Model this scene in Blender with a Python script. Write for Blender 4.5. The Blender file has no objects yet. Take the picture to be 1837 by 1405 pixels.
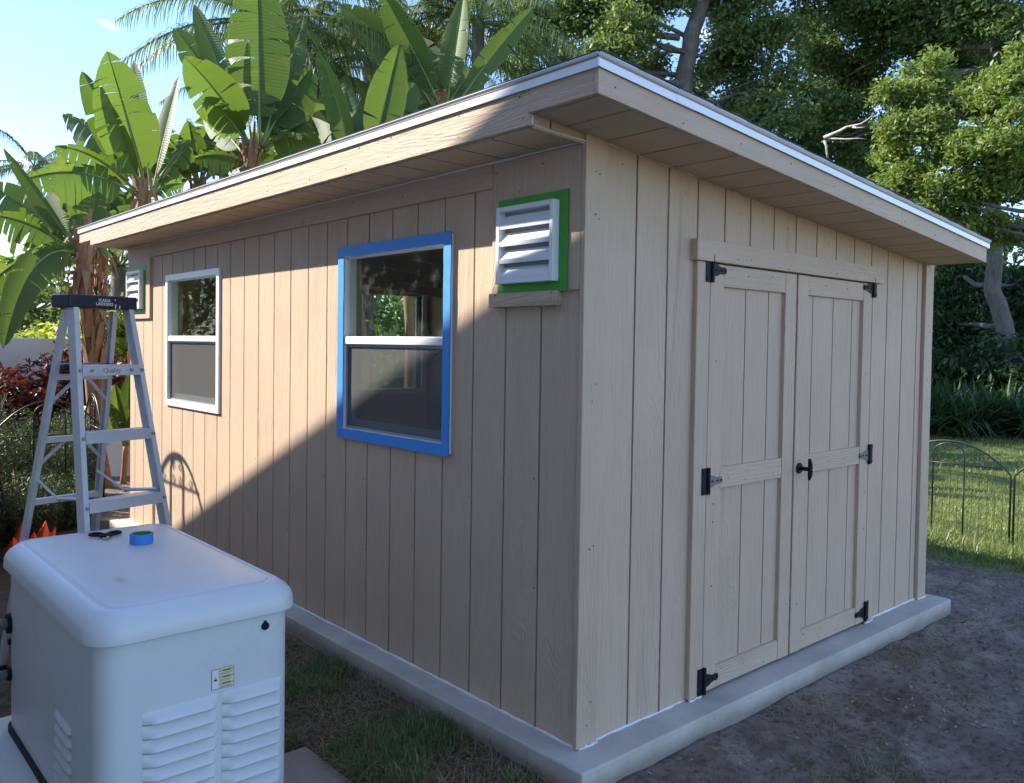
import bpy, bmesh, math, random
import numpy as np
from mathutils import Vector, Matrix

S = bpy.context.scene
COL = S.collection
RNG = np.random.default_rng(7)
random.seed(7)

# ------------------------------------------------------------------ camera
CAM = np.array([-2.1952, -2.0882, 1.4683])
FPX, PW, PH, PCY = 1504.56, 1837.0, 1405.0, 702.5 - 41.33
YAW, PIT, ROL = 0.8435, -0.0275, 0.0148
_F = np.array([math.cos(PIT)*math.cos(YAW), math.cos(PIT)*math.sin(YAW), math.sin(PIT)])
_R0 = np.array([math.sin(YAW), -math.cos(YAW), 0.0]); _U0 = np.cross(_R0, _F)
_R = _R0*math.cos(ROL) + _U0*math.sin(ROL); _U = -_R0*math.sin(ROL) + _U0*math.cos(ROL)
cd = bpy.data.cameras.new('camera'); cam = bpy.data.objects.new('camera', cd); COL.objects.link(cam)
cd.sensor_fit = 'HORIZONTAL'; cd.sensor_width = 36.0; cd.lens = FPX/PW*36.0
cd.shift_y = -41.33/PW; cd.clip_start = 0.05; cd.clip_end = 600
M = Matrix(((_R[0], _U[0], -_F[0], CAM[0]), (_R[1], _U[1], -_F[1], CAM[1]), (_R[2], _U[2], -_F[2], CAM[2]), (0, 0, 0, 1)))
cam.matrix_world = M
S.camera = cam

def ray(x, y): return _F + _R*(x - PW/2)/FPX + _U*(PCY - y)/FPX
def far(x, y, dist):                      # point at a given level distance from where the photographer stood
    d = ray(x, y); return CAM + d*dist/math.hypot(d[0], d[1])
def on(x, y, ax, v):
    d = ray(x, y); return CAM + d*(v - CAM[ax])/d[ax]

# ------------------------------------------------------------------ light
SUN = np.array([-1.0, 1.4, 1.23]); SUN = SUN/np.linalg.norm(SUN)
ELEV = math.asin(SUN[2])
w = bpy.data.worlds.new('World'); S.world = w; w.use_nodes = True
nt = w.node_tree; nt.nodes.clear()
wo = nt.nodes.new('ShaderNodeOutputWorld'); bg = nt.nodes.new('ShaderNodeBackground')
sky = nt.nodes.new('ShaderNodeTexSky'); sky.sky_type = 'NISHITA'; sky.sun_disc = False
sky.sun_elevation = ELEV; sky.sun_rotation = math.atan2(SUN[0], SUN[1])
sky.air_density = 1.0; sky.dust_density = 0.05; sky.ozone_density = 3.5; sky.altitude = 0
bg.inputs['Strength'].default_value = 0.15
tc = nt.nodes.new('ShaderNodeTexCoord')
mp = nt.nodes.new('ShaderNodeMapping'); mp.inputs['Scale'].default_value = (1, 1, 2.2); mp.inputs['Location'].default_value = (2.41, 0.35, 0.2)
nz = nt.nodes.new('ShaderNodeTexNoise'); nz.inputs['Scale'].default_value = 5.5; nz.inputs['Detail'].default_value = 7; nz.inputs['Roughness'].default_value = 0.55
cr = nt.nodes.new('ShaderNodeValToRGB'); cr.color_ramp.elements[0].position = 0.60; cr.color_ramp.elements[1].position = 0.74
mx = nt.nodes.new('ShaderNodeMix'); mx.data_type = 'RGBA'
nt.links.new(tc.outputs['Generated'], mp.inputs['Vector']); nt.links.new(mp.outputs[0], nz.inputs['Vector'])
nt.links.new(nz.outputs['Fac'], cr.inputs['Fac']); nt.links.new(cr.outputs['Color'], mx.inputs[0])
tn = nt.nodes.new('ShaderNodeMix'); tn.data_type = 'RGBA'; tn.blend_type = 'MULTIPLY'; tn.inputs[0].default_value = 1.0; tn.inputs[7].default_value = (.84, .885, 1.03, 1)
nt.links.new(sky.outputs[0], tn.inputs[6]); nt.links.new(tn.outputs[2], mx.inputs[6]); mx.inputs[7].default_value = (8.5, 8.6, 8.8, 1)
nt.links.new(mx.outputs[2], bg.inputs['Color']); nt.links.new(bg.outputs[0], wo.inputs[0])
sl = bpy.data.lights.new('sun', 'SUN'); sl.energy = 4.3; sl.angle = math.radians(0.53); sl.color = (1.0, 0.94, 0.83)
so = bpy.data.objects.new('sun', sl); COL.objects.link(so); so.location = (-20, 28, 25)
so.rotation_euler = Vector(SUN).to_track_quat('Z', 'Y').to_euler()
S.view_settings.view_transform = 'Standard'; S.view_settings.look = 'None'
S.view_settings.exposure = 1.38; S.view_settings.gamma = 1.0; S.view_settings.use_curve_mapping = False

# ------------------------------------------------------------------ materials
def newmat(name):
    m = bpy.data.materials.new(name); m.use_nodes = True
    n = m.node_tree; return m, n, n.nodes['Principled BSDF']
def N(n, t, **k):
    x = n.nodes.new(t)
    for a, b in k.items(): setattr(x, a, b)
    return x
def mix(n, fac, a, b):
    x = N(n, 'ShaderNodeMix', data_type='RGBA')
    for i, v in ((0, fac), (6, a), (7, b)):
        if hasattr(v, 'is_output'): n.links.new(v, x.inputs[i])
        else: x.inputs[i].default_value = v if i == 0 else (*v, 1)
    return x.outputs[2]
def noise(n, vec, scale, detail=4, rough=.5, dist=0.0):
    x = N(n, 'ShaderNodeTexNoise'); x.inputs['Scale'].default_value = scale
    x.inputs['Detail'].default_value = detail; x.inputs['Roughness'].default_value = rough; x.inputs['Distortion'].default_value = dist
    if vec is not None: n.links.new(vec, x.inputs['Vector'])
    return x.outputs['Fac']
def ramp(n, f, a, b):
    x = N(n, 'ShaderNodeMapRange'); x.inputs[1].default_value = a; x.inputs[2].default_value = b
    n.links.new(f, x.inputs[0]); return x.outputs[0]
def mth(n, op, a, b=None):
    x = N(n, 'ShaderNodeMath', operation=op)
    for i, v in enumerate((a, b)):
        if v is None: continue
        if hasattr(v, 'is_output'): n.links.new(v, x.inputs[i])
        else: x.inputs[i].default_value = v
    return x.outputs[0]
def wpos(n, scale=(1, 1, 1), rnd=True):
    g = N(n, 'ShaderNodeNewGeometry'); v = g.outputs['Position']
    if rnd:
        o = N(n, 'ShaderNodeObjectInfo')
        c = N(n, 'ShaderNodeVectorMath', operation='SCALE'); n.links.new(o.outputs['Color'], c.inputs[0]); c.inputs['Scale'].default_value = 9.0
        a = N(n, 'ShaderNodeVectorMath', operation='ADD'); n.links.new(v, a.inputs[0]); n.links.new(c.outputs[0], a.inputs[1]); v = a.outputs[0]
    mm = N(n, 'ShaderNodeVectorMath', operation='MULTIPLY'); n.links.new(v, mm.inputs[0]); mm.inputs[1].default_value = scale
    return mm.outputs[0]
def bump(n, b, h, strength, dist):
    x = N(n, 'ShaderNodeBump'); x.inputs['Strength'].default_value = strength; x.inputs['Distance'].default_value = dist
    n.links.new(h, x.inputs['Height']); n.links.new(x.outputs[0], b.inputs['Normal'])

def plain(name, col, rough=.5, metal=0.0, var=.08, scale=30, bumpd=0.0, spec=.5):
    m, n, b = newmat(name)
    f = noise(n, wpos(n), scale, 5, .6)
    d = tuple(max(0, c*(1-var)) for c in col); e = tuple(min(1, c*(1+var)) for c in col)
    n.links.new(mix(n, f, d, e), b.inputs['Base Color'])
    b.inputs['Roughness'].default_value = rough; b.inputs['Metallic'].default_value = metal; b.inputs['Specular IOR Level'].default_value = spec
    if bumpd: bump(n, b, f, .6, bumpd)
    return m

def siding(name, axis, col=(.575, .42, .292)):
    """primed and painted engineered wood siding with embossed grain running along one axis"""
    m, n, b = newmat(name)
    lo = [1.0, 1.0, 1.0]; lo[axis] = .13
    base = wpos(n, tuple(lo))
    cont = noise(n, base, 7, 2, .5, .6)
    wave = mth(n, 'SINE', mth(n, 'MULTIPLY', cont, 150.0))
    amp = ramp(n, noise(n, base, 4.5, 2), .42, .66)
    lo2 = [70.0]*3; lo2[axis] = 4.0
    fine = noise(n, wpos(n, tuple(lo2)), 1.0, 4, .65)
    h = mth(n, 'ADD', mth(n, 'MULTIPLY', mth(n, 'MULTIPLY', wave, amp), .26), mth(n, 'MULTIPLY', fine, 1.5))
    spk = noise(n, wpos(n), 150, 2)
    h = mth(n, 'ADD', h, mth(n, 'MULTIPLY', spk, .45))
    bump(n, b, h, 1.0, .0032)
    big = noise(n, wpos(n), 1.7, 5, .6)
    c1 = mix(n, ramp(n, big, .3, .7), tuple(c*.93 for c in col), tuple(min(1, c*1.05) for c in col))
    c2 = mix(n, ramp(n, fine, .50, .78), c1, tuple(c*.86 for c in col))
    c2 = mix(n, mth(n, 'MULTIPLY', ramp(n, mth(n, 'MULTIPLY', wave, amp), .35, .9), .08), c2, tuple(c*.72 for c in col))
    st = ramp(n, noise(n, wpos(n), 6, 6, .7), .62, .8)
    c3 = mix(n, mth(n, 'MULTIPLY', st, .35), c2, (col[0]*.78, col[1]*.74, col[2]*.74))
    n.links.new(c3, b.inputs['Base Color']); b.inputs['Roughness'].default_value = .62; b.inputs['Specular IOR Level'].default_value = .3
    return m

MT = {}
MT['sideZ'] = siding('siding_vertical', 2); MT['sideX'] = siding('siding_along_x', 0); MT['sideY'] = siding('siding_along_y', 1)
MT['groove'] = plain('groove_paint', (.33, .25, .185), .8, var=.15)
MT['caulk'] = plain('white_caulk', (.74, .74, .74), .5)
MT['vinyl'] = plain('white_vinyl', (.80, .81, .82), .35, var=.02)
MT['blue'] = plain('blue_tape', (.045, .27, .74), .55, var=.12, scale=12)
MT['green'] = plain('green_tape', (.06, .33, .035), .55, var=.15, scale=14)
MT['black'] = plain('black_hardware', (.008, .008, .0085), .6, spec=.25)
MT['bare_steel'] = plain('bare_steel', (.16, .165, .17), .45, .3)
MT['drip'] = plain('white_drip_metal', (.84, .86, .90), .28, .0, var=.03, spec=.6)
MT['nail'] = plain('nail_dark', (.07, .055, .045), .7)
MT['shingle'] = plain('asphalt_shingle', (.045, .043, .045), .95, var=.4, scale=60, bumpd=.004)
MT['gen'] = plain('generator_paint', (.70, .72, .71), .38, var=.025, scale=3)
_n = MT['gen'].node_tree; _b = _n.nodes['Principled BSDF']; _l = _b.inputs['Base Color'].links[0].from_socket
_g = mth(_n, 'MULTIPLY', ramp(_n, noise(_n, wpos(_n, rnd=False), 5, 8, .72), .55, .82), .30)
_c = mix(_n, _g, _l, (.42, .40, .35)); _v = N(_n, 'ShaderNodeVectorMath', operation='DISTANCE'); _n.links.new(wpos(_n, (1.0, .45, 1), False), _v.inputs[0]); _v.inputs[1].default_value = (-1.262, 1.03*.45, .615)
_r = mth(_n, 'MULTIPLY', ramp(_n, mth(_n, 'ADD', _v.outputs['Value'], mth(_n, 'MULTIPLY', noise(_n, wpos(_n, rnd=False), 60, 4, .7), .03)), .040, .018), .55)
_n.links.new(mix(_n, _r, _c, (.46, .29, .15)), _b.inputs['Base Color'])
MT['gap'] = plain('dark_gap', (.01, .01, .011), .8)
MT['pvc'] = plain('grey_conduit', (.27, .30, .33), .45)
MT['alu'] = plain('brushed_aluminium', (.62, .64, .66), .42, .4, var=.12, scale=25)
MT['cap'] = plain('dark_blue_plastic', (.010, .014, .035), .4)
MT['iron'] = plain('black_wire', (.014, .016, .017), .38)
MT['galv'] = plain('green_wire', (.05, .06, .045), .5)
MT['wood'] = plain('interior_wood', (.50, .36, .22), .75, var=.25, scale=7)
MT['ply'] = plain('interior_ply', (.50, .36, .23), .8, var=.3, scale=5)
MT['cream'] = plain('cream_board', (.42, .37, .21), .7, var=.06)
MT['rust'] = plain('rusty_print', (.22, .07, .03), .7, var=.5, scale=22)
MT['stucco'] = plain('house_stucco', (.56, .53, .49), .9, var=.06, bumpd=.004, scale=60)
MT['white_wall'] = plain('white_garden_wall', (.66, .64, .61), .85, var=.08, bumpd=.003)
MT['orange'] = plain('orange_plastic', (.80, .10, .018), .45, var=.25, scale=12)
MT['white_txt'] = plain('white_lettering', (.75, .75, .76), .6)
MT['grey_txt'] = plain('grey_lettering', (.22, .25, .30), .5, .2)
MT['yellow'] = plain('yellow_print', (.75, .58, .04), .5)
MT['steel'] = plain('polished_steel', (.62, .63, .65), .25, .9)
MT['kraft'] = plain('rust_smear', (.52, .40, .28), .6)

def mat_glass(name, rough=0.0, tint=(.90, .95, .91)):
    m, n, b = newmat(name); n.nodes.remove(b)
    o = n.nodes['Material Output']; t = N(n, 'ShaderNodeBsdfTransparent'); t.inputs[0].default_value = (*tint, 1)
    g = N(n, 'ShaderNodeBsdfGlossy'); g.inputs['Roughness'].default_value = rough
    lw = N(n, 'ShaderNodeLayerWeight'); lw.inputs[0].default_value = .5; fr_ = mth(n, 'ADD', .035, mth(n, 'MULTIPLY', mth(n, 'POWER', lw.outputs['Facing'], 5.0), .9))
    d = N(n, 'ShaderNodeBsdfDiffuse'); d.inputs[0].default_value = (.6, .6, .58, 1)
    dirt = ramp(n, noise(n, wpos(n), 9, 7, .7), .52, .9)
    s1 = N(n, 'ShaderNodeMixShader'); n.links.new(mth(n, 'MULTIPLY', dirt, .14), s1.inputs[0]); n.links.new(t.outputs[0], s1.inputs[1]); n.links.new(d.outputs[0], s1.inputs[2])
    s2 = N(n, 'ShaderNodeMixShader'); n.links.new(mth(n, 'MULTIPLY', fr_, .35), s2.inputs[0]); n.links.new(s1.outputs[0], s2.inputs[1]); n.links.new(g.outputs[0], s2.inputs[2])
    n.links.new(s2.outputs[0], o.inputs[0]); return m
MT['glass'] = mat_glass('window_glass')
def mat_screen():
    m, n, b = newmat('insect_screen'); n.nodes.remove(b)
    o = n.nodes['Material Output']; t = N(n, 'ShaderNodeBsdfTransparent'); d = N(n, 'ShaderNodeBsdfDiffuse'); d.inputs[0].default_value = (.16, .155, .15, 1)
    p = wpos(n, rnd=False); sx = N(n, 'ShaderNodeSeparateXYZ'); n.links.new(p, sx.inputs[0])
    a = mth(n, 'SINE', mth(n, 'MULTIPLY', sx.outputs[1], 2200.0)); c = mth(n, 'SINE', mth(n, 'MULTIPLY', sx.outputs[2], 2200.0))
    f = mth(n, 'ADD', .42, mth(n, 'MULTIPLY', mth(n, 'MAXIMUM', a, c), .16))
    s = N(n, 'ShaderNodeMixShader'); n.links.new(f, s.inputs[0]); n.links.new(t.outputs[0], s.inputs[1]); n.links.new(d.outputs[0], s.inputs[2])
    n.links.new(s.outputs[0], o.inputs[0]); return m
MT['screen'] = mat_screen()

def mat_concrete():
    m, n, b = newmat('concrete')
    p = wpos(n, rnd=False); f = noise(n, p, 3, 8, .65); g = noise(n, p, 90, 3); s = ramp(n, noise(n, p, 11, 6, .7), .6, .85)
    c = mix(n, ramp(n, f, .3, .7), (.40, .355, .30), (.60, .535, .455)); c = mix(n, mth(n, 'MULTIPLY', s, .6), c, (.22, .20, .18)); pit = ramp(n, noise(n, p, 55, 3, .6), .66, .74); c = mix(n, mth(n, 'MULTIPLY', pit, .6), c, (.13, .12, .105))
    gm = N(n, 'ShaderNodeNewGeometry'); sz = N(n, 'ShaderNodeSeparateXYZ'); n.links.new(gm.outputs['Position'], sz.inputs[0])
    low = ramp(n, mth(n, 'ADD', sz.outputs[2], mth(n, 'MULTIPLY', f, .05)), .005, -.045)     # soil splashed on the foot of the slab
    c = mix(n, mth(n, 'MULTIPLY', low, .75), c, (.25, .195, .145))
    n.links.new(c, b.inputs['Base Color']); b.inputs['Roughness'].default_value = .85
    bump(n, b, mth(n, 'ADD', g, mth(n, 'MULTIPLY', f, 2.0)), .5, .002); return m
MT['concrete'] = mat_concrete()

def mat_leaf(name, c1, c2, trans, tf=.35, rough=.45, c3=None, spec=.4):
    m, n, b = newmat(name); o = n.nodes['Material Output']
    g = N(n, 'ShaderNodeNewGeometry'); r = g.outputs['Random Per Island']
    col = mix(n, r, c1, c2)
    if c3 is not None: col = mix(n, ramp(n, r, .80, .90), col, c3)
    big = ramp(n, noise(n, wpos(n, rnd=False), .9, 3), .35, .65)
    col = mix(n, mth(n, 'MULTIPLY', big, .35), col, tuple(min(1, c*1.5) for c in c2))
    n.links.new(col, b.inputs['Base Color']); b.inputs['Roughness'].default_value = rough; b.inputs['Specular IOR Level'].default_value = spec
    t = N(n, 'ShaderNodeBsdfTranslucent'); t.inputs[0].default_value = (*trans, 1)
    s = N(n, 'ShaderNodeMixShader'); s.inputs[0].default_value = tf
    n.links.new(b.outputs[0], s.inputs[1]); n.links.new(t.outputs[0], s.inputs[2]); n.links.new(s.outputs[0], o.inputs[0]); return m
MT['oak'] = mat_leaf('oak_leaf', (.040, .075, .020), (.125, .175, .048), (.26, .36, .07), .30, c3=(.20, .23, .09))
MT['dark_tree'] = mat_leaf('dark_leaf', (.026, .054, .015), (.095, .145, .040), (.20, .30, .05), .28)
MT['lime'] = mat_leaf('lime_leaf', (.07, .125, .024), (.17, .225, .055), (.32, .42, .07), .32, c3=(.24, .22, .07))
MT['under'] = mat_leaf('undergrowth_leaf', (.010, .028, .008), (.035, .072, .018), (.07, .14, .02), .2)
MT['rosemary'] = mat_leaf('needle_leaf', (.022, .040, .014), (.060, .092, .030), (.12, .18, .04), .2)
MT['croton'] = mat_leaf('croton_leaf', (.020, .012, .010), (.085, .024, .014), (.22, .04, .015), .2, c3=(.32, .09, .035))
MT['ygreen'] = mat_leaf('yellow_green_leaf', (.20, .26, .03), (.40, .44, .06), (.55, .60, .07), .35)
MT['palm'] = mat_leaf('palm_leaflet', (.040, .070, .022), (.095, .135, .040), (.22, .32, .06), .28)
MT['grass_sun'] = mat_leaf('lawn_blade', (.10, .145, .028), (.20, .235, .058), (.28, .34, .06), .32, c3=(.34, .30, .14))
MT['grass_near'] = mat_leaf('patchy_blade', (.060, .105, .026), (.15, .195, .055), (.14, .20, .03), .2, c3=(.36, .27, .15))
MT['clod'] = mat_leaf('soil_clod', (.05, .036, .028), (.23, .17, .13), (0, 0, 0), 0.0, .95, c3=(.44, .34, .23), spec=.1)
MT['straw'] = mat_leaf('dry_blade', (.13, .085, .040), (.34, .26, .14), (.2, .15, .07), .1)

def mat_banana():
    m, n, b = newmat('strelitzia_blade'); o = n.nodes['Material Output']
    uv = N(n, 'ShaderNodeUVMap'); sx = N(n, 'ShaderNodeSeparateXYZ'); n.links.new(uv.outputs[0], sx.inputs[0])
    ve = mth(n, 'SINE', mth(n, 'ADD', mth(n, 'MULTIPLY', sx.outputs[0], 260.0), mth(n, 'MULTIPLY', sx.outputs[1], 14.0)))
    oi = N(n, 'ShaderNodeObjectInfo')
    c = mix(n, oi.outputs['Random'], (.032, .068, .018), (.10, .145, .030))
    c = mix(n, ramp(n, ve, -.2, 1.0), c, (.085, .14, .032))
    age = ramp(n, noise(n, wpos(n), 4, 4, .6), .58, .85); c = mix(n, mth(n, 'MULTIPLY', age, .5), c, (.24, .22, .05))
    edge = ramp(n, mth(n, 'ADD', sx.outputs[1], mth(n, 'MULTIPLY', noise(n, wpos(n), 11, 4, .65), .5)), 1.17, 1.27); c = mix(n, edge, c, (.23, .135, .06))
    n.links.new(c, b.inputs['Base Color']); b.inputs['Roughness'].default_value = .5; b.inputs['Specular IOR Level'].default_value = .28
    bump(n, b, ve, .25, .004)
    t = N(n, 'ShaderNodeBsdfTranslucent'); n.links.new(mix(n, age, (.19, .30, .03), (.30, .32, .04)), t.inputs[0])
    s = N(n, 'ShaderNodeMixShader'); s.inputs[0].default_value = .36
    n.links.new(b.outputs[0], s.inputs[1]); n.links.new(t.outputs[0], s.inputs[2]); n.links.new(s.outputs[0], o.inputs[0]); return m
MT['banana'] = mat_banana()
MT['petiole'] = plain('petiole', (.17, .21, .06), .5, var=.25, scale=9)
MT['dead_leaf'] = plain('dead_leaf', (.30, .155, .07), .8, var=.5, scale=16)
MT['bract'] = plain('pale_bract', (.55, .47, .38), .7, var=.3)
def mat_bark(name, col):
    m, n, b = newmat(name); p = wpos(n, (1, 1, .3)); f = noise(n, p, 14, 8, .7, .5); g = noise(n, wpos(n), 2.2, 4)
    c = mix(n, ramp(n, f, .3, .7), tuple(k*.45 for k in col), tuple(k*1.25 for k in col)); c = mix(n, ramp(n, g, .5, .75), c, tuple(k*.8 for k in (col[1], col[1], col[1])))
    n.links.new(c, b.inputs['Base Color']); b.inputs['Roughness'].default_value = .92; bump(n, b, f, 1.0, .03); return m
MT['bark'] = mat_bark('bark_grey', (.17, .14, .115)); MT['bark_pale'] = mat_bark('bark_pale', (.50, .43, .36))

def mat_ground():
    m, n, b = newmat('ground_soil')
    p = wpos(n, rnd=False); sx = N(n, 'ShaderNodeSeparateXYZ'); n.links.new(p, sx.inputs[0])
    f = noise(n, p, 2.2, 8, .65); g = noise(n, p, 28, 6, .7); k = noise(n, p, 140, 3)
    dirt = mix(n, ramp(n, f, .3, .7), (.12, .086, .066), (.35, .265, .205)); dirt = mix(n, mth(n, 'MULTIPLY', ramp(n, g, .48, .66), .75), dirt, (.045, .032, .025))
    dirt = mix(n, mth(n, 'MULTIPLY', ramp(n, noise(n, p, 5, 6, .75), .58, .75), .55), dirt, (.42, .32, .225))
    lawn = mix(n, ramp(n, noise(n, p, 1.3, 6, .7), .35, .7), (.09, .125, .028), (.18, .20, .06)); lawn = mix(n, mth(n, 'MULTIPLY', g, .5), lawn, (.045, .07, .018))
    sod = mix(n, ramp(n, g, .4, .7), (.070, .055, .040), (.15, .115, .078))
    # lawn beyond the fence line, trampled sod beside the generator, bare sandy dirt round the door
    ml = ramp(n, mth(n, 'ADD', sx.outputs[0], mth(n, 'MULTIPLY', f, .9)), 4.62, 4.86)
    ms = ramp(n, mth(n, 'ADD', sx.outputs[0], mth(n, 'MULTIPLY', f, .7)), .55, .15)
    c = mix(n, ml, mix(n, ms, dirt, sod), lawn)
    n.links.new(c, b.inputs['Base Color']); b.inputs['Roughness'].default_value = .95; b.inputs['Specular IOR Level'].default_value = .2
    bump(n, b, mth(n, 'ADD', g, mth(n, 'MULTIPLY', k, .4)), .9, .012); return m
MT['ground'] = mat_ground()

# ------------------------------------------------------------------ object helpers
def W(o):
    m = o.matrix_basis.copy()
    return (W(o.parent) @ o.matrix_parent_inverse @ m) if o.parent else m
def link(name, me, mat=None, parent=None, loc=(0, 0, 0), rot=None, local=False, kind=None, color=None, label=None):
    o = bpy.data.objects.new(name, me); COL.objects.link(o)
    if mat is not None and me is not None and len(me.materials) == 0: me.materials.append(MT[mat] if isinstance(mat, str) else mat)
    o.location = loc
    if rot is not None: o.rotation_euler = rot
    if parent is not None:
        o.parent = parent
        if not local: o.matrix_parent_inverse = W(parent).inverted()
    if kind: o['kind'] = kind
    if label: o['label'] = label
    o.color = color if color else (random.random(), random.random(), random.random(), 1)
    return o
def thing(name, label, cat, loc=(0, 0, 0), rotz=0.0, group=None):
    o = bpy.data.objects.new(name, None); COL.objects.link(o); o.location = loc; o.rotation_euler = (0, 0, rotz)
    o.empty_display_size = .1; o['label'] = label; o['category'] = cat
    if group: o['group'] = group
    return o
def tag(o, label, cat, group=None):
    o['label'] = label; o['category'] = cat
    if group: o['group'] = group
    return o
def copy_tree(o, parent=None):
    c = o.copy(); COL.objects.link(c); c.parent = parent
    for ch in list(o.children): copy_tree(ch, c)
    return c
def pyd(name, v, f, smooth=False):
    me = bpy.data.meshes.new(name); me.from_pydata([tuple(map(float, x)) for x in v], [], f); me.update()
    if smooth: me.polygons.foreach_set('use_smooth', [True]*len(me.polygons))
    return me
def npmesh(name, verts, faces, smooth=False, uv=None):
    """verts (n,3), faces (m,k) arrays of one polygon size"""
    me = bpy.data.meshes.new(name); v = np.asarray(verts, np.float32); f = np.asarray(faces, np.int32); k = f.shape[1]
    me.vertices.add(len(v)); me.vertices.foreach_set('co', v.ravel())
    me.loops.add(f.size); me.loops.foreach_set('vertex_index', f.ravel())
    me.polygons.add(len(f)); me.polygons.foreach_set('loop_start', np.arange(len(f), dtype=np.int32)*k)
    if smooth: me.polygons.foreach_set('use_smooth', np.ones(len(f), bool))
    if uv is not None:
        l = me.uv_layers.new(name='UVMap'); l.data.foreach_set('uv', np.asarray(uv, np.float32)[f.ravel()].ravel())
    me.update(calc_edges=True); me.validate(); return me
class MB:
    def __init__(s): s.v = []; s.f = []
    def add(s, v, f):
        k = len(s.v); s.v += [tuple(map(float, x)) for x in v]; s.f += [tuple(i+k for i in q) for q in f]; return s
    def box(s, lo, hi):
        (a, b, c), (d, e, g) = lo, hi
        return s.add([(a, b, c), (d, b, c), (d, e, c), (a, e, c), (a, b, g), (d, b, g), (d, e, g), (a, e, g)],
                     [(0, 3, 2, 1), (4, 5, 6, 7), (0, 1, 5, 4), (1, 2, 6, 5), (2, 3, 7, 6), (3, 0, 4, 7)])
    def prism(s, poly, axis, a, b):
        """poly of 2-D points swept along an axis from a to b"""
        n = len(poly)
        def P(p, t):
            q = list(p); q.insert(axis, t); return tuple(q)
        v = [P(p, a) for p in poly] + [P(p, b) for p in poly]
        f = [tuple(range(n)), tuple(range(2*n-1, n-1, -1))] + [(i, (i+1) % n + 0, (i+1) % n + n, i+n) for i in range(n)]
        return s.add(v, [tuple(reversed(q)) for q in f])
    def tube(s, pts, r, seg=6, cap=True):
        pts = [np.asarray(p, float) for p in pts]; n = len(pts)
        rr = [r]*n if np.isscalar(r) else list(r)
        v = []; up = None
        for i, p in enumerate(pts):
            t = pts[min(i+1, n-1)] - pts[max(i-1, 0)]; t = t/(np.linalg.norm(t)+1e-9)
            if up is None:
                up = np.array([0, 0, 1.0]) if abs(t[2]) < .9 else np.array([1.0, 0, 0])
            a = np.cross(t, up); a = a/(np.linalg.norm(a)+1e-9); b = np.cross(a, t); up = b
            for j in range(seg):
                q = 2*math.pi*j/seg; v.append(p + (a*math.cos(q) + b*math.sin(q))*rr[i])
        f = [(i*seg+j, i*seg+(j+1) % seg, (i+1)*seg+(j+1) % seg, (i+1)*seg+j) for i in range(n-1) for j in range(seg)]
        if cap: f += [tuple(reversed(range(seg))), tuple(range((n-1)*seg, n*seg))]
        return s.add(v, f)
    def cyl(s, c, axis, r, a, b, seg=16):
        p = [0, 0, 0]; q = [0, 0, 0]
        for i in range(3):
            p[i] = q[i] = c[i]
        p[axis] = a; q[axis] = b
        return s.tube([p, q], r, seg)
    def mesh(s, name, smooth=False): return pyd(name, s.v, s.f, smooth)
    def obj(s, name, mat, parent=None, smooth=False, **k): return link(name, s.mesh(name, smooth), mat, parent, **k)
    def bev(s, name, mat, parent=None, w=.002, seg=1, smooth=False, **k):
        me = s.mesh(name); bm = bmesh.new(); bm.from_mesh(me)
        bmesh.ops.recalc_face_normals(bm, faces=bm.faces)
        bmesh.ops.bevel(bm, geom=[e for e in bm.edges if e.is_manifold and e.calc_face_angle(0) > .3], offset=w, segments=seg, affect='EDGES', profile=.5)
        bm.to_mesh(me); bm.free()
        if smooth: me.polygons.foreach_set('use_smooth', [True]*len(me.polygons))
        return link(name, me, mat, parent, **k)
def cut_boxes(lo, hi, holes):
    """split rectangle [a0,a1]x[z0,z1] by rectangular holes, giving rectangles that leave the holes open"""
    (a0, z0), (a1, z1) = lo, hi
    xs = sorted({a0, a1, *[h[0] for h in holes if a0 < h[0] < a1], *[h[1] for h in holes if a0 < h[1] < a1]})
    out = []
    for c, d in zip(xs, xs[1:]):
        mid = (c+d)/2; zs = [(z0, z1)]
        for h in holes:
            if h[0] <= mid <= h[1]:
                nz_ = []
                for p, q in zs:
                    if h[3] <= p or h[2] >= q: nz_.append((p, q)); continue
                    if h[2] > p: nz_.append((p, h[2]))
                    if h[3] < q: nz_.append((h[3], q))
                zs = nz_
        out += [(c, d, p, q) for p, q in zs]
    return out
def vnoise(x, y, seed, cell):
    r = np.random.default_rng(seed); n = 256; t = r.random((n, n))
    u = x/cell; v = y/cell; i = np.floor(u).astype(int); j = np.floor(v).astype(int); fu = u-i; fv = v-j
    fu = fu*fu*(3-2*fu); fv = fv*fv*(3-2*fv); g = lambda a, b: t[a % n, b % n]
    return (g(i, j)*(1-fu)+g(i+1, j)*fu)*(1-fv) + (g(i, j+1)*(1-fu)+g(i+1, j+1)*fu)*fv - .5

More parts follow.
